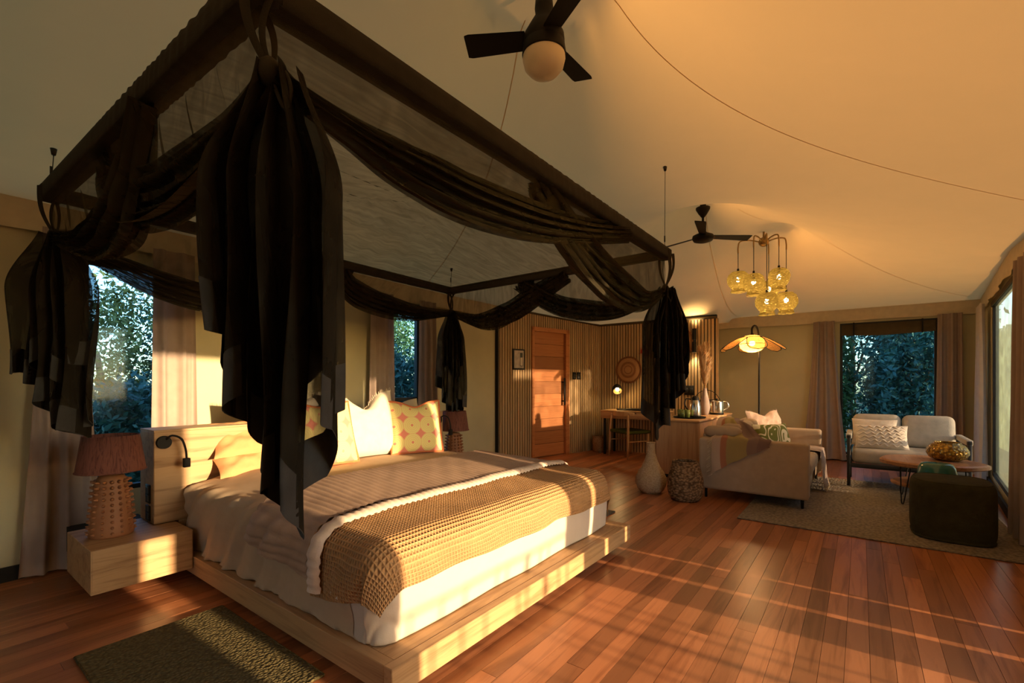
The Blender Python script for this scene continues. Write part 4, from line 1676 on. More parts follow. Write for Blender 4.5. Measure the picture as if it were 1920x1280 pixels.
for k in range(6):
    a = 2 * PI * k / 6 + .35
    c, s = math.cos(a), math.sin(a)

    def pt(u, v, c=c, s=s):
        w = .125 * math.sqrt(max(0, 1 - (2 * u - 1) ** 4)) * (.75 + .35 * u)
        q = (2 * v - 1) * w
        r = .11 + u * .32
        z = HZ + .10 - .14 * u - .06 * u * u + .3 * q * q
        return (hx + c * r - s * q, hy_ + s * r + c * q, z)
    pe = MB().grid(pt, 14, 8).build('petal', 'rattan', fl)
    rim = [pt(u / 16, 0) for u in range(17)] + [pt(1 - u / 16, 1) for u in range(17)]
    MB().tube(rim, .005, 6, True).build('petal_rim', 'black_metal', pe)
MB().sph((hx, hy_, HZ + .01), .04, 12, 8).build('bulb', 'bulb', fl)
MB().cyl((hx, hy_, HZ + .04), (hx, hy_, HZ + .15), .025, .02).build('lamp_holder', 'black_metal', fl)
ld = bpy.data.lights.new('floor_lamp_light', 'POINT')
ld.energy = 26
ld.color = (1, .66, .30)
ld.shadow_soft_size = .05
lo = bpy.data.objects.new('floor_lamp_light', ld)
COL.objects.link(lo)
lo.parent = fl
lo.location = (hx - FX, hy_ - FY, HZ - .04)

# ------------------------------------------------------------------ sofa
SX0, SX1, SY0, SY1 = 5.29, 7.20, .40, 1.42
so = thing('sofa', 'oatmeal upholstered two-seat sofa with its side to the bed', 'sofa', (6.25, .9, RUGZ))
MB().rbox(SX0, SX0 + .17, SY0, SY1, .105, .652, .03, 3).build('armrest', 'sofa', so)
MB().rbox(SX1 - .17, SX1, SY0, SY1, .105, .652, .03, 3).build('armrest', 'sofa', so)
MB().rbox(SX0 + .17, SX1 - .17, SY1 - .20, SY1, .105, .70, .03, 3).build('backrest', 'sofa', so)
MB().rbox(SX0 + .17, SX1 - .17, SY0 + .04, SY1 - .20, .105, .30, .02, 2).build('seat_base', 'sofa', so)
mid = (SX0 + SX1) / 2
for a, b in ((SX0 + .175, mid - .003), (mid + .003, SX1 - .175)):
    MB().rbox(a, b, SY0 - .01, SY1 - .20, .30, .455, .05, 4).build('seat_cushion', 'sofa', so)
    MB().rbox(a, b, SY1 - .40, SY1 - .17, .45, .80, .07, 4, Matrix.Translation((0, 0, 0))).build('back_cushion', 'sofa', so)
for x in (SX0 + .08, SX1 - .08):
    for y in (SY0 + .06, SY1 - .06):
        z = RUGZ if y < .9 else .0
        MB().cyl((x, y, z), (x, y, .11), .014, .016, 10).build('leg', 'black_metal', so)
# roll cushion lying on the corner of the back
rc = MB()
rc.tube([(5.47 + .0 * k, 1.02 + .38 * k / 10, .655 + .055) for k in range(11)], [.03, .058, .064, .066, .066, .066, .066, .066, .064, .058, .03], 16)
one(rc, 'bolster', 'sofa', 'small oatmeal bolster lying on the corner of the sofa arm', 'cushion')


# throw over the sofa arm
def throw_pt(u, v, lift=0.):
    yv = lerp(lerp(1.30, 1.26, v), lerp(1.10, .72, sstep(v * 1.5)), u)
    hemz = lerp(.27, .60, u ** .8)
    prof = [(6.05, .825), (5.80, .842), (5.56, .80), (5.42, .685), (5.30, .678), (5.268, .64), (5.262, lerp(.62, hemz, .5)), (5.258, hemz)]
    if u > .5:
        k = (u - .5) / .5
        prof = [(x, lerp(z, min(z, .69 if x < 5.5 else .80), k)) for x, z in prof]
    p = catmull([(x, 0, z) for x, z in prof], v)
    return (p.x - lift + .012 * math.sin(u * 17 + v * 4) * v, yv - .16 * (1 - v) * 0 + .015 * math.sin(v * 9), p.z + .010 * math.sin(u * 21 + v * 7) * (1 - .5 * v))


vs = []
uvs = []
nu, nv = 40, 48
for i in range(nu + 1):
    for j in range(nv + 1):
        vs.append(throw_pt(i / nu, j / nv))
        uvs.append((i / nu, j / nv))
fs = [(i * (nv + 1) + j, (i + 1) * (nv + 1) + j, (i + 1) * (nv + 1) + j + 1, i * (nv + 1) + j + 1) for i in range(nu) for j in range(nv)]
th = MB().add(vs, fs, True).build('throw_blanket', 'throw', None, uvs)
tag(th, 'ochre and mauve fringed throw hanging over the near sofa arm', 'throw')
fm = MB()
rr = random.Random(5)
for k in range(46):
    p = Vector(throw_pt(0, .45 + .55 * k / 45))
    fm.cyl(p, p + V(rr.uniform(-.012, .004), .03 + rr.uniform(0, .02), -.03 + rr.uniform(-.01, .01)), .004, .002, 4, False)
fm.build('fringe', 'fringe', th)


def throw2_pt(u, v):
    x = lerp(6.30, 6.80, u)
    prof = [(0, 1.05, .475), (0, .70, .472), (0, .40, .468), (0, .365, .43), (0, .352, .30), (0, .345, .16), (0, .33, .06)]
    p = catmull(prof, v)
    return (x + .03 * math.sin(v * 5) - .10 * v * (u - .5), p.y + .014 * math.sin(u * 34 + v * 3) * v - .012 * v, p.z + .008 * math.sin(u * 25) * (1 - v))


t2 = MB().grid(throw2_pt, 50, 34).build('throw_blanket', 'throw2')
tag(t2, 'grey mauve throw spilling off the sofa seat front onto the rug', 'throw')
fm = MB()
for k in range(40):
    p = Vector(throw2_pt(k / 39, 1))
    fm.cyl(p, (p.x + rr.uniform(-.01, .01), p.y - .01 + rr.uniform(-.01, .01), max(RUGZ, p.z - .042)), .004, .002, 4, False)
fm.build('fringe', 'fringe', t2)
pillow('cushion', 'maze', 'green cushion with white maze lines on the sofa', (6.16, .78, .452), (d2(-20), 0, d2(-36)), .50, .33, .14, .05, 0, None, 3., 'cushion')
pc = pillow('cushion', 'mauve', 'mauve ruched cushion with pointed ears on the sofa', (6.66, .90, .452), (d2(-18), 0, d2(-28)), .60, .46, .16, .02, .07, None, 4., 'cushion', .02)
fringe(pc, .60, .46, 30, .02, 'mauve', dent=.07)

# ------------------------------------------------------------------ sideboard behind the sofa and what stands on it
sb = thing('sideboard', 'honey oak sideboard with rounded edges behind the sofa', 'sideboard', (7.0, 1.9, 0))
MB().rbox(6.10, 7.95, 1.63, 2.18, .05, .745, .012, 2).build('body', 'oak', sb)
MB().rbox(6.085, 7.95, 1.615, 2.195, .742, .772, .010, 2).build('worktop', 'oakX', sb)
MB().box(6.16, 7.9, 1.68, 2.13, 0, .05).build('plinth', 'black', sb)
for k in range(3):
    a = 6.12 + k * .61
    MB().rbox(a, a + .60, 1.622, 1.632, .07, .735, .003, 1).build('door', 'oak', sb)
WZ = .772
tr = thing('tray', 'round black tray under the flask and glasses', 'tray', (6.50, 1.86, WZ))
MB().lathe([(0, 0), (.20, 0), (.21, .018), (.205, .018), (.195, .006), (0, .006)], (6.50, 1.86, WZ), 36).build('dish', 'black_metal', tr)
fk = thing('vacuum_flask', 'brushed steel vacuum flask with black lid on the tray', 'flask', (6.56, 1.80, WZ + .006))
MB().lathe([(0, 0), (.068, 0), (.072, .02), (.070, .14), (.058, .20), (.045, .235)], (6.56, 1.80, WZ + .006), 28).build('body', 'steel', fk)
MB().lathe([(.046, .23), (.048, .262), (.03, .285), (.015, .292), (0, .292)], (6.56, 1.80, WZ + .006), 20).build('lid', 'black_metal', fk)
MB().tube([catmull([(6.53, 1.85, WZ + .25), (6.50, 1.905, WZ + .255), (6.49, 1.92, WZ + .18), (6.52, 1.875, WZ + .08)], k / 12) for k in range(13)], .009, 8).build('handle', 'black_metal', fk)
gl_proto = None
for i, (gx, gy) in enumerate(((6.40, 1.93), (6.44, 1.87), (6.48, 1.98))):
    o = place(MB().lathe([(0, .004), (.030, .004), (.034, .10), (.036, .10), (.032, 0), (0, 0)], (0, 0, 0), 20), 'drinking_glass', 'lime_glass',
              ['green drinking glass at the outer rim of the tray', 'green drinking glass in front of the others on the tray', 'green drinking glass at the back of the tray'][i], 'glass', (gx, gy, WZ + .0075), (0, 0, 0), 'green glasses on the tray')
    bt = MB().lathe([(.0345, .10), (.0345, .104)], (0, 0, 0), 20).build('rim', 'lime_glass', o)
kt = thing('kettle', 'polished steel electric kettle at the end of the sideboard', 'kettle', (7.43, 1.73, WZ))
KX, KY = 7.43, 1.73
MB().lathe([(0, 0), (.095, 0), (.098, .02), (.092, .03)], (KX, KY, WZ), 28).build('power_base', 'black_metal', kt)
MB().lathe([(.092, .025), (.096, .06), (.092, .19), (.088, .20), (.05, .212), (0, .215)], (KX, KY, WZ), 32).build('body', 'steel', kt)
MB().sph((KX, KY, WZ + .225), .016).build('lid_knob', 'black_metal', kt)
MB().tube([catmull([KV for KV in ((KX + .05, KY - .07, WZ + .19), (KX + .085, KY - .125, WZ + .18), (KX + .095, KY - .14, WZ + .11), (KX + .055, KY - .085, WZ + .055))], k / 14) for k in range(15)], .012, 8).build('handle', 'steel', kt)
wb = thing('wire_basket', 'black wire basket with tall hoop handle behind the kettle', 'basket', (7.66, 1.93, WZ))
bx, by = 7.66, 1.93
wm = MB()
wm.tube([(bx - .12 * math.cos(t) * 1.0 * .8, by + .20 * math.cos(t), WZ + .06 + .30 * math.sin(t)) for t in [PI * k / 28 for k in range(29)]], .005, 6)
for z, r in ((.01, .13), (.06, .17), (.10, .19)):
    wm.tube([(bx + r * math.cos(2 * PI * k / 28), by + r * math.sin(2 * PI * k / 28), WZ + z) for k in range(28)], .004, 6, True)
for k in range(14):
    a = 2 * PI * k / 14
    wm.cyl((bx + .13 * math.cos(a), by + .13 * math.sin(a), WZ + .01), (bx + .19 * math.cos(a), by + .19 * math.sin(a), WZ + .10), .003, None, 5)
wm.build('wire_frame', 'black_metal', wb)
cm = thing('coffee_pot', 'black coffee maker standing in the wire basket', 'coffee maker', (7.66, 1.93, WZ + .02))
MB().rbox(7.59, 7.73, 1.87, 2.00, WZ + .012, WZ + .16, .02, 2).build('body', 'black_metal', cm)
MB().rbox(7.57, 7.73, 1.83, 2.02, WZ + .16, WZ + .215, .018, 2).build('lid', 'black_metal', cm)
vz = thing('bud_vase', 'mauve clay bottle vase holding pampas grass on the sideboard', 'vase', (7.20, 1.84, WZ))
MB().lathe([(0, 0), (.045, 0), (.060, .05), (.072, .11), (.062, .20), (.040, .30), (.024, .38), (.028, .395), (.020, .395), (.016, .38), (0, .37)], (7.20, 1.84, WZ), 10).build('body', 'mauve_clay', vz)
pg = thing('pampas_grass', 'tall dried pampas plumes in the mauve bottle vase', 'dried grass', (7.20, 1.84, WZ + .33))
rr = random.Random(11)
for q in range(9):
    lean = Vector((rr.uniform(-.10, .08), rr.uniform(-.10, .10), 0))
    hgt = rr.uniform(.42, .72)
    base = V(7.20, 1.84, WZ + .35)
    mb = MB()
    mb.tube([base + lean * (k / 8) ** 1.5 + V(0, 0, hgt * k / 8) for k in range(9)], .0025, 5)
    for k in range(420):
        t = rr.uniform(.16, 1.0)
        c = base + lean * t ** 1.5 + V(0, 0, hgt * t)
        a = rr.uniform(0, 2 * PI)
        ln = .12 * math.sin(PI * min(1, t * .92)) ** .6 * rr.uniform(.5, 1.1)
        e = c + V(math.cos(a) * ln * .75, math.sin(a) * ln * .75, ln * .9)
        w = V(-math.sin(a), math.cos(a), 0) * .0055
        mb.add([(c - w)[:], (c + w)[:], e[:]], [(0, 1, 2)])
    o = mb.build('plume', 'pampas', pg)

# two woven floor vessels in front of the sideboard
gd = thing('gourd_vase', 'pale woven gourd-shaped floor vase with slim neck', 'vase', (5.20, 1.915, 0))
MB().lathe([(0, 0), (.10, 0), (.145, .04), (.172, .11), (.170, .17), (.140, .24), (.100, .30), (.070, .37), (.050, .44), (.043, .52), (.046, .565), (.040, .565), (.036, .50), (0, .45)], (5.20, 1.915, 0), 36,
           lambda r, z, a: r * (1 - .05 * math.exp(-((math.cos(a - 3.6) - 1) / .05) ** 2) * (z < .26))).build('body', 'gourd', gd)
MB().tube([(5.20 + .044 * math.cos(2 * PI * k / 20), 1.915 + .044 * math.sin(2 * PI * k / 20), .565) for k in range(20)], .007, 6, True).build('rim', 'gourd', gd)
sg = thing('seagrass_basket', 'dark woven seagrass basket beside the sofa arm', 'basket', (5.09, 1.50, 0))
MB().lathe([(0, .01), (.135, 0), (.168, .05), (.182, .13), (.178, .22), (.155, .32), (.132, .395), (.128, .41), (.115, .40), (.14, .30), (.16, .12), (.12, .03), (0, .03)], (5.09, 1.50, 0), 48,
           lambda r, z, a: r + .005 * math.sin(a * 22 + (int(z * 28) % 2) * PI)).build('body', 'seagrass', sg)
MB().tube([(5.09 + .122 * math.cos(2 * PI * k / 30), 1.50 + .122 * math.sin(2 * PI * k / 30), .405 + .004 * (k % 2)) for k in range(30)], .012, 7, True).build('rim', 'seagrass', sg)

# ------------------------------------------------------------------ desk, chair, bin, lamp
dk = thing('desk', 'slim honey oak writing desk against the slatted wall', 'desk', (7.72, 3.1, 0))
MB().rbox(7.46, 7.98, 2.55, 3.66, .745, .77, .006, 2).build('desktop', 'oakX', dk)
MB().rbox(7.47, 7.96, 2.56, 3.65, .63, .745, .004, 1).build('drawer_case', 'oakX', dk)
dr = MB().rbox(7.462, 7.472, 2.62, 3.60, .645, .735, .003, 1).build('drawer', 'oakX', dk)
MB().box(7.459, 7.465, 3.0, 3.2, .725, .738).build('finger_pull', 'black', dr)
for yy in (2.60, 3.60):
    for xx in (7.52, 7.92):
        MB().rbox(xx - .018, xx + .018, yy - .018, yy + .018, 0, .64, .003, 1).build('leg', 'black_metal', dk)
pad = thing('desk_folder', 'black leather folder lying on the desk', 'folder', (7.72, 3.2, .77))
MB().rbox(7.58, 7.90, 2.98, 3.40, .7705, .785, .004, 1).build('cover', 'black_metal', pad)
MB().rbox(7.60, 7.86, 3.0, 3.25, .785, .80, .003, 1).build('notepad', 'frame_black', pad)
dl = thing('desk_lamp', 'black tilted desk lamp lit above the desk', 'lamp', (7.84, 3.46, .77))
MB().lathe([(0, 0), (.06, 0), (.06, .015), (0, .018)], (7.84, 3.46, .77), 24).build('base', 'black_metal', dl)
MB().tube([catmull([(7.84, 3.46, .78), (7.85, 3.45, .92), (7.86, 3.45, 1.02), (7.84, 3.47, 1.10)], k / 14) for k in range(15)], .009, 8).build('stem', 'black_metal', dl)
tiltm = Matrix.Translation((7.80, 3.49, 1.13)) @ Vector((-.72, -.45, -.62)).to_track_quat('-Z', 'Y').to_matrix().to_4x4()
MB().lathe([(.0, .10), (.03, .098), (.06, .08), (.080, .04), (.086, -.01), (.078, -.05), (.074, -.05), (.081, -.01), (.074, .035), (.0, .09)], (0, 0, 0), 24).xf(tiltm).build('lamp_shade', 'black_metal', dl)
MB().lathe([(.0, .08), (.05, .06), (.071, .03), (.079, -.008), (.073, -.046)], (0, 0, 0), 24).xf(tiltm).build('shade_lining', 'brass', dl)
MB().sph((0, 0, 0), .032).xf(tiltm).build('bulb', 'bulb', dl)
ld = bpy.data.lights.new('desk_lamp_light', 'POINT')
ld.energy = 2.0
ld.color = (1, .62, .22)
ld.shadow_soft_size = .03
lo = bpy.data.objects.new('desk_lamp_light', ld)
COL.objects.link(lo)
lo.parent = dl
lo.location = (7.80 - 7.84 - .05, 3.49 - 3.46 - .03, 1.07 - .77)

dc = thing('desk_chair', 'light wood chair with green woven seat and curved back at the desk', 'chair', (7.48, 3.12, 0), math.radians(-30), None, False)
# local: +x faces the desk, y across
for s in (-1, 1):
    MB().tube([(-.24, .255 * s, 0), (-.225, .25 * s, .25), (-.22, .245 * s, .43), (-.215, .24 * s, .60), (-.205, .22 * s, .72)], [.013, .018, .021, .017, .013], 10).build('rear_leg', 'oak', dc)
    MB().tube([(.20, .23 * s, 0), (.195, .23 * s, .22), (.19, .23 * s, .44)], [.012, .017, .018], 10).build('front_leg', 'oak', dc)
    MB().cyl((-.22, .245 * s, .28), (.195, .23 * s, .28), .010).build('side_stretcher', 'oak', dc)


def seat(u, v):
    x = lerp(-.22, .22, u)
    yv = lerp(-.25, .25, v)
    return (x, yv, .455 - .030 * math.sin(PI * v) * math.sin(PI * u) + .0)


ss = MB().grid(seat, 16, 16)
ss.grid(lambda u, v: (lerp(-.22, .22, u), lerp(.25, -.25, v), .405), 4, 4)
ss.rbox(-.225, .225, -.255, -.235, .41, .458, .008, 2)
ss.rbox(-.225, .225, .235, .255, .41, .458, .008, 2)
ss.rbox(-.235, -.21, -.25, .25, .41, .458, .008, 2)
ss.rbox(.21, .235, -.25, .25, .41, .458, .008, 2)
ss.build('seat', 'green_seat', dc)


def backr(off):
    def fn(u, v):
        t = (u - .5) * 2
        x = -.24 + .11 * t * t + off
        h = .075 * (1 - .45 * t * t)
        return (x + .02 * (v - .5), t * .275, .735 + (v - .5) * h)
    return fn


bk = MB().grid(backr(-.012), 20, 4)
bk.grid(lambda u, v: backr(.012)(1 - u, v), 20, 4)
for e in (0, 1):
    bk.grid(lambda u, v, e=e: Vector(backr(-.012)(u, e)).lerp(Vector(backr(.012)(u, e)), v)[:], 20, 1)
bk.build('backrest', 'oak', dc)
bn = thing('waste_basket', 'small honey rattan waste basket beside the desk', 'basket', (7.70, 3.79, 0))
MB().lathe([(0, .01), (.115, 0), (.122, .05), (.125, .15), (.120, .28), (.112, .28), (.112, .03), (0, .03)], (7.70, 3.79, 0), 36, lambda r, z, a: r + .004 * math.sin(a * 18)).build('body', 'bin', bn)
MB().tube([(7.70 + .118 * math.cos(2 * PI * k / 24), 3.79 + .118 * math.sin(2 * PI * k / 24), .28) for k in range(24)], .010, 6, True).build('rim', 'bin', bn)


# wall-hung woven plates, sconce, switches, picture
def wall_plate(y, z, r, label):
    t = thing('wall_basket', label, 'wall basket', (8.008, y, z), 0, 'woven plates on the slatted wall', False)
    # disc facing -x
    prof = [(0, -.035), (r * .25, -.034), (r * .6, -.030), (r * .85, -.022), (r, -.012), (r * .99, 0), (0, .0)]
    vs, fs = [], []
    n = 40
    for rr_, xx in prof:
        for k in range(n):
            a = 2 * PI * k / n
            vs.append((xx, rr_ * math.cos(a), rr_ * math.sin(a)))
    for i in range(len(prof) - 1):
        for k in range(n):
            fs.append((i * n + k, (i + 1) * n + k, (i + 1) * n + (k + 1) % n, i * n + (k + 1) % n))
    MB().add(vs, fs, True).build('coil', 'plate', t)
    MB().tube([(-.014, r * math.cos(2 * PI * k / 40), r * math.sin(2 * PI * k / 40)) for k in range(40)], .011, 8, True).build('rim', 'plate', t)


wall_plate(3.36, 1.48, .235, 'round coiled basket plate on the slatted wall over the desk')
wall_plate(2.44, 1.93, .225, 'round coiled basket plate half hidden behind the hanging drape')
ts = thing('tassel', 'small red tassel hanging on the slatted wall', 'tassel', (7.99, 3.05, 1.80), 0)
tm = MB()
tm.sph((7.97, 3.08, 1.80), .045, 12, 8, (.6, 1, 1))
for k in range(60):
    a, b = rr.uniform(0, 2 * PI), rr.uniform(-1, 1)
    d = V(.4 * math.cos(a) * math.sqrt(1 - b * b), math.sin(a) * math.sqrt(1 - b * b), b)
    tm.cyl(V(7.97, 3.08, 1.80) + d * .03, V(7.97, 3.08, 1.80) + d * rr.uniform(.06, .095), .004, .002, 4, False)
tm.build('threads', 'red', ts)
MB().cyl((7.985, 3.08, 1.80), (8.02, 3.08, 1.80), .006).build('hook', 'black_metal', ts)
sc = thing('wall_sconce', 'black up-and-down cylinder sconce lit on the slatted wall', 'sconce', (7.97, 2.20, 1.93))
MB().cyl((7.955, 2.20, 1.96), (7.955, 2.20, 2.14), .035, None, 20, False).build('up_cylinder', 'black_metal', sc)
MB().cyl((7.955, 2.20, 1.75), (7.955, 2.20, 1.92), .035, None, 20, False).build('down_cylinder', 'black_metal', sc)
MB().rbox(7.955, 8.025, 2.185, 2.215, 1.915, 1.965, .004, 1).build('bracket', 'black_metal', sc)
for nm, z0, z1, dirz in (('up_lens', 2.10, 2.105, 1), ('down_lens', 1.785, 1.79, -1)):
    MB().cyl((7.955, 2.20, z0), (7.955, 2.20, z1), .031, None, 18).build(nm, 'bulb', sc)
    ld = bpy.data.lights.new('sconce_light', 'SPOT')
    ld.energy = 9
    ld.color = (1, .72, .38)
    ld.spot_size = math.radians(95)
    ld.spot_blend = .8
    ld.shadow_soft_size = .02
    lo = bpy.data.objects.new('sconce_light', ld)
    COL.objects.link(lo)
    lo.parent = sc
    lo.location = (7.955 - 7.97, 0, (2.145 if dirz > 0 else 1.745) - 1.93)
    lo.rotation_euler = (PI if dirz > 0 else 0, 0, 0)


def on_door_wall(s, off):
    q = dA + dd * s + dn * off
    return q


pf = thing('picture_frame', 'small black framed print of a doorway left of the door', 'picture', (on_door_wall(drs(6.01), .03).x, on_door_wall(drs(6.01), .03).y, 1.62), drz, None, False)
MB().rbox(-.125, .125, -.012, .01, -.165, .165, .003, 1).build('frame', 'frame_black', pf)
MB().box(-.10, .10, -.0145, -.012, -.14, .14).build('print', 'photo', pf)
MB().box(.02, .075, -.0155, -.0145, -.11, .105).build('printed_doorway', 'photo_dark', pf)
MB().box(.028, .068, -.0165, -.0155, -.10, .03).build('printed_highlight', 'white_paint', pf)
for k in range(2):
    q = on_door_wall(drs(7.31 + .115 * k), .03)
    t = thing('light_switch', ['black wall switch plate next to the door frame', 'black wall switch plate farther from the door frame'][k], 'switch', (q.x, q.y, 1.37), drz, 'switches by the door', False)
    MB().rbox(-.045, .045, -.008, .008, -.065, .065, .004, 1).build('plate', 'black_metal', t)
    for z in (-.03, .015):
        MB().rbox(-.025, .025, -.012, -.007, z - .012, z + .02, .002, 1).build('rocker', 'frame_black', t)
ws = thing('socket_plate', 'black double socket on the slatted wall above the sideboard', 'socket', (8.02, 2.30, 1.15))
MB().rbox(8.008, 8.03, 2.22, 2.38, 1.04, 1.20, .004, 1).build('plate', 'black_metal', ws)
for yy in (2.26, 2.34):
    MB().rbox(8.003, 8.009, yy - .025, yy + .025, 1.08, 1.16, .003, 1).build('outlet', 'frame_black', ws)

# ------------------------------------------------------------------ loveseat, table, pouf
lv = thing('loveseat', 'light grey loveseat with dark metal frame before the end window', 'loveseat', (7.3, -.40, RUGZ))
LY0, LY1, LX0, LX1 = -.93, .115, 6.88, 7.66
fm = MB()
for yy in (LY0, LY1):
    fm.rbox(LX0 + .03, LX1, yy - .018, yy + .018, .24, .29, .004, 1)
fm.rbox(LX0, LX0 + .035, LY0, LY1, .24, .29, .004, 1)
fm.rbox(LX1 - .035, LX1, LY0, LY1, .24, .29, .004, 1)
fm.build('frame', 'frame_black', lv)
for xx in (LX0 + .018, LX1 - .018):
    for yy in (LY0, LY1):
        MB().rbox(xx - .018, xx + .018, yy - .018, yy + .018, RUGZ if xx < 7.3 else 0., .60, .004, 1).build('leg', 'frame_black', lv)
for yy in (LY0, LY1):
    ar = MB().rbox(LX0, LX1, yy - .022, yy + .022, .585, .62, .008, 2).build('armrest', 'frame_black', lv)
    for k in range(13):
        xx = LX0 + .05 + k * .055
        MB().rbox(xx - .020, xx + .020, yy - .028, yy + .028, .575, .632, .008, 2).build('rope_wrap', 'sofa2', ar)
    for z in (.36, .43, .50):
        MB().tube([(LX0 + .01, yy, z), (LX1 - .01, yy, z)], .012, 8).build('rope', 'sofa2', ar)
MB().rbox(LX0 + .01, LX1 - .05, LY0 + .03, LY1 - .03, .29, .455, .055, 4).build('seat_cushion', 'sofa2', lv)
my = (LY0 + LY1) / 2
for a, b in ((LY0 + .03, my - .004), (my + .004, LY1 - .03)):
    T = Matrix.Translation((7.55, (a + b) / 2, .45)) @ Matrix.Rotation(math.radians(12), 4, 'Y')
    MB().rbox(-.09, .09, -(b - a) / 2, (b - a) / 2, 0, .40, .075, 4, T).build('back_cushion', 'sofa2', lv)
pillow('cushion', 'wavecush', 'cream ribbed cushion at the back corner of the loveseat', (7.34, -.13, .46), (d2(-24), 0, d2(-92)), .46, .36, .13, .07, 0, None, 1., 'cushion', .004)


def wave_cushion():
    o = pillow('cushion', 'wavecush', 'oblong cream cushion with wavy tufted ridges on the loveseat', (7.12, -.20, .46), (d2(-20), 0, d2(-84)), .52, .29, .13, .06, 0, None, 6., 'cushion', 0)
    mb = MB()
    for k in range(6):
        z = .035 + k * .044
        pts = []
        for i in range(41):
            a = -1 + 2 * i / 40
            x = a * .235
            zz = z + .012 * math.sin(i * .95 + k)
            b = 2 * zz / .29 - 1
            pr = max(0, (1 - abs(a) ** 2.6)) ** .55 * max(0, (1 - abs(b) ** 2.6)) ** .55
            pts.append((x, -.13 / 2 * pr - .004, zz))
        mb.tube(pts, .008, 6)
    mb.build('tufted_ridges', 'wavecush', o)


wave_cushion()

ct = thing('coffee_table', 'live-edge teak slab coffee table on black hairpin legs', 'table', (6.42, -.57, RUGZ))
CX, CY = 6.42, -.57


def slab(cx, cy, rx, ry, z0, z1, seed):
    mb = MB()
    n = 44
    pr = [(0, z1), (.6, z1), (.94, z1), (1.0, z1 - .012), (1.0, z0 + .012), (.95, z0), (0, z0)]
    vs, fs = [], []
    for r, z in pr:
        for k in range(n):
            a = 2 * PI * k / n
            g = 1 + .035 * math.sin(3 * a + seed) + .02 * math.sin(7 * a + 2 * seed)
            vs.append((cx + rx * r * g * math.cos(a), cy + ry * r * g * math.sin(a), z))
    for i in range(len(pr) - 1):
        for k in range(n):
            fs.append((i * n + k, (i + 1) * n + k, (i + 1) * n + (k + 1) % n, i * n + (k + 1) % n))
    return mb.add(vs, fs, False)


slab(CX, CY, .39, .42, .40, .452, .5).build('slab_top', 'slab', ct)
slab(CX, CY, .31, .31, .185, .225, 1.5).build('lower_shelf', 'slab', ct)
for k, (ax, ay) in enumerate(((6.16, -.34), (6.16, -.80), (6.68, -.36), (6.68, -.78))):
    dxy = Vector((CX - ax, CY - ay, 0)).normalized()
    pr = Vector((-dxy.y, dxy.x, 0))
    z = RUGZ + .006
    MB().tube([catmull([V(ax, ay, .40) + dxy * .04 + pr * .05, V(ax, ay, .2) + dxy * .015 + pr * .03, V(ax, ay, z + .02) + pr * .012, V(ax, ay, z), V(ax, ay, z + .02) - pr * .012, V(ax, ay, .2) + dxy * .015 - pr * .03, V(ax, ay, .40) + dxy * .04 - pr * .05], q / 36) for q in range(37)], .0055, 6).build('hairpin_leg', 'black_metal', ct)
gv = thing('glass_bowl', 'squat amber hammered glass vase on the coffee table', 'vase', (6.50, -.71, .452))
MB().lathe([(0, 0), (.09, 0), (.145, .03), (.168, .075), (.165, .115), (.135, .16), (.105, .175), (.110, .188), (.100, .188), (.096, .175), (.128, .15), (.155, .11), (.157, .08), (.13, .04), (.08, .012), (0, .012)], (6.50, -.71, .452), 40).build('body', 'amber', gv)
tl = thing('ceramic_stool', 'glossy teal ceramic drum stool between the pouf and table', 'stool', (5.78, -.56, RUGZ))
MB().lathe([(0, 0), (.11, 0), (.125, .02), (.145, .14), (.148, .25), (.142, .38), (.132, .45), (.112, .487), (.08, .497), (0, .499)], (5.78, -.56, RUGZ), 36).build('body', 'teal', tl)
pv = thing('pouf', 'dark olive boucle pouf standing on the rug corner', 'pouf', (5.16, -.60, RUGZ))
vs = MB()


def pouf_pt(u, v):
    a = 2 * PI * u
    prof = [(0, 0, 0), (.90, 0, 0), (.965, 0, .02), (1.0, 0, .08), (1.0, 0, .25), (.99, 0, .38), (.955, 0, .43), (.86, 0, .450), (.5, 0, .458), (0, 0, .46)]
    p = catmull(prof, v)
    rr_ = .34 * (abs(math.cos(a)) ** 3.2 + abs(math.sin(a)) ** 3.2) ** (-1 / 3.2)
    return (5.16 + (rr_ * .82) * p.x * math.cos(a), -.585 + rr_ * .75 * p.x * math.sin(a), RUGZ + max(0, p.z))


vs.grid(pouf_pt, 56, 36)
vs.build('body', 'olive', pv)
MB().tube([(pouf_pt(k / 56, 7 / 9 - .02)) for k in range(56)], .005, 6, True).build('top_seam', 'olive', pv)

# ------------------------------------------------------------------ outdoors
struct(MB().box(-60, 70, -60, 60, -.75, -.65).build('ground', 'ground'))
dkk = struct(MB().box(-2.5, 9.5, -4.2, -1.5, -.12, -.03).build('deck_floor', 'deck'))
rl = thing('deck_railing', 'dark steel balustrade on the deck outside the glazed doors', 'railing', (2.0, -3.0, -.03))
for xx in (2.62, 2.52, 2.38, 2.20, 2.12, 1.86, 1.70, 1.52):
    MB().cyl((xx, -3.0, -.03), (xx, -3.0, .86), .009 if xx != 2.38 else .022).build('baluster', 'black_metal', rl)
MB().tube([(1.2, -3.0, .86), (3.0, -3.0, .86)], .012, 8).build('handrail', 'black_metal', rl)
po = MB().rbox(6.12, 6.60, -2.9, -2.7, -.03, 2.25, .01, 1)  # unseen post added to keep sun off the slats left of the door
one(po, 'sun_block_post', 'deck', 'added square timber post on the deck blocking sun at the side window', 'post')
rs_ = thing('added_reed_screen', 'added grey green reed screen shading part of the side window', 'screen', (10, -2.2, -.03))  # screen added outside to stop the sun reaching slats right of the door
rm = random.Random(9)
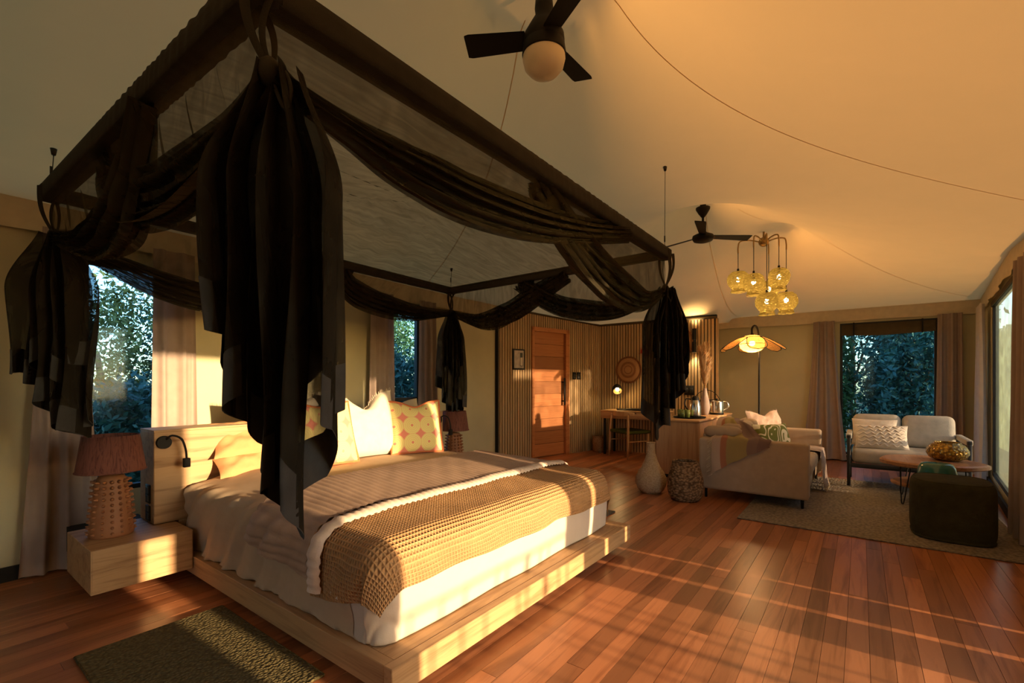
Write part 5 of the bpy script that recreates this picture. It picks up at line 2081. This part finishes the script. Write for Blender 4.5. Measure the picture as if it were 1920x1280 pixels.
for k in range(120):
    xx = 7.72 + k * .05
    MB().cyl((xx, -2.2 + rm.uniform(-.01, .01), -.03), (xx + rm.uniform(-.01, .01), -2.2, 2.3 + rm.uniform(-.06, .06)), .023, .019, 6, False).build('reed', 'reed', rs_)


def tree(name, label, cx, cy, base, h, rx, ry, nleaf, mat, seed, lo=.1, group=None, size=.07):
    t = thing(name, label, 'tree', (cx, cy, base), 0, group)
    rg = np.random.default_rng(seed)
    n = nleaf
    # leaves gathered in clumps
    nc = max(24, n // 160)
    cz = rg.uniform(lo, 1, nc)
    ca = rg.uniform(0, 2 * PI, nc)
    cr = np.sqrt(rg.uniform(.05, 1, nc)) * np.sqrt(np.clip(1 - ((cz - .45) / .62) ** 2, .05, 1))
    C = np.stack([cx + rx * cr * np.cos(ca), cy + ry * cr * np.sin(ca), base + h * cz], 1)
    idx = rg.integers(0, nc, n)
    P = C[idx] + rg.normal(0, 1, (n, 3)) * np.array([rx, ry, h]) * .085
    P[:, 2] = np.maximum(P[:, 2], base + .02)
    d1 = rg.normal(0, 1, (n, 3))
    d1 /= np.linalg.norm(d1, axis=1)[:, None]
    d2_ = np.cross(d1, rg.normal(0, 1, (n, 3)))
    d2_ /= np.linalg.norm(d2_, axis=1)[:, None]
    s = rg.uniform(.6, 1.3, n)[:, None] * size
    vs_ = np.stack([P - d1 * s, P + d2_ * s * .38, P + d1 * s, P - d2_ * s * .38], 1).reshape(-1, 3)
    mb = MB()
    mb.v = [tuple(q) for q in vs_.tolist()]
    mb.f = [(4 * i, 4 * i + 1, 4 * i + 2, 4 * i + 3) for i in range(n)]
    mb.sm = [False] * n
    o = mb.build('foliage', mat, t)
    o['kind'] = 'stuff'
    tk = MB()
    tk.tube([(cx, cy, base), (cx + .05 * rx, cy, base + h * .35), (cx - .05 * rx, cy + .03, base + h * .75)], [.10, .07, .03], 8)
    for q in range(6):
        a = 2 * PI * q / 6 + seed
        tk.tube([(cx, cy, base + h * .28), (cx + .35 * rx * math.cos(a), cy + .35 * ry * math.sin(a), base + h * .5), (cx + .7 * rx * math.cos(a), cy + .7 * ry * math.sin(a), base + h * .72)], [.04, .025, .01], 6)
    tk.build('trunk', 'bark', t)
    return t


G = -.65
tree('shrub', 'yellow green bush outside the bedside window', 1.75, 8.3, G, 3.1, 1.3, 1.0, 13000, 'leafC', 1, .05, 'bushes outside the tent', .042)
tree('shrub', 'dark teal bush low outside the bedside window', 2.75, 7.6, G, 2.6, 1.1, .9, 12000, 'leafB', 2, .0, 'bushes outside the tent', .045)
tree('shrub', 'dark low bush close to the bedside window', 1.5, 6.4, G, 1.75, .9, .7, 9000, 'leafB', 12, .0, 'bushes outside the tent', .05)
tree('tree', 'tall green tree outside the narrow window behind the bed', 7.4, 9.4, G, 4.2, 1.8, 1.3, 20000, 'leafA', 3, .02, 'bushes outside the tent', .055)
tree('shrub', 'dark bush low outside the narrow window behind the bed', 6.4, 8.0, G, 2.3, 1.3, .9, 10000, 'leafB', 4, .0, 'bushes outside the tent', .07)
tree('tree', 'dense teal tree filling the right half of the end window', 13.6, -1.0, G, 5.0, 1.2, .95, 26000, 'leafB', 5, .0, 'trees outside the end window', .07)
tree('tree', 'dense green tree filling the left half of the end window', 13.8, 1.1, G, 5.2, 1.2, .95, 26000, 'leafA', 6, .0, 'trees outside the end window', .07)
tree('tree', 'broad dark tree farther behind the end window', 18.4, .2, G, 6.5, 1.6, 3.2, 22000, 'leafB', 7, .0, 'trees outside the end window', .10)

for o in bpy.data.objects:
    if '_w' in o:
        del o['_w']
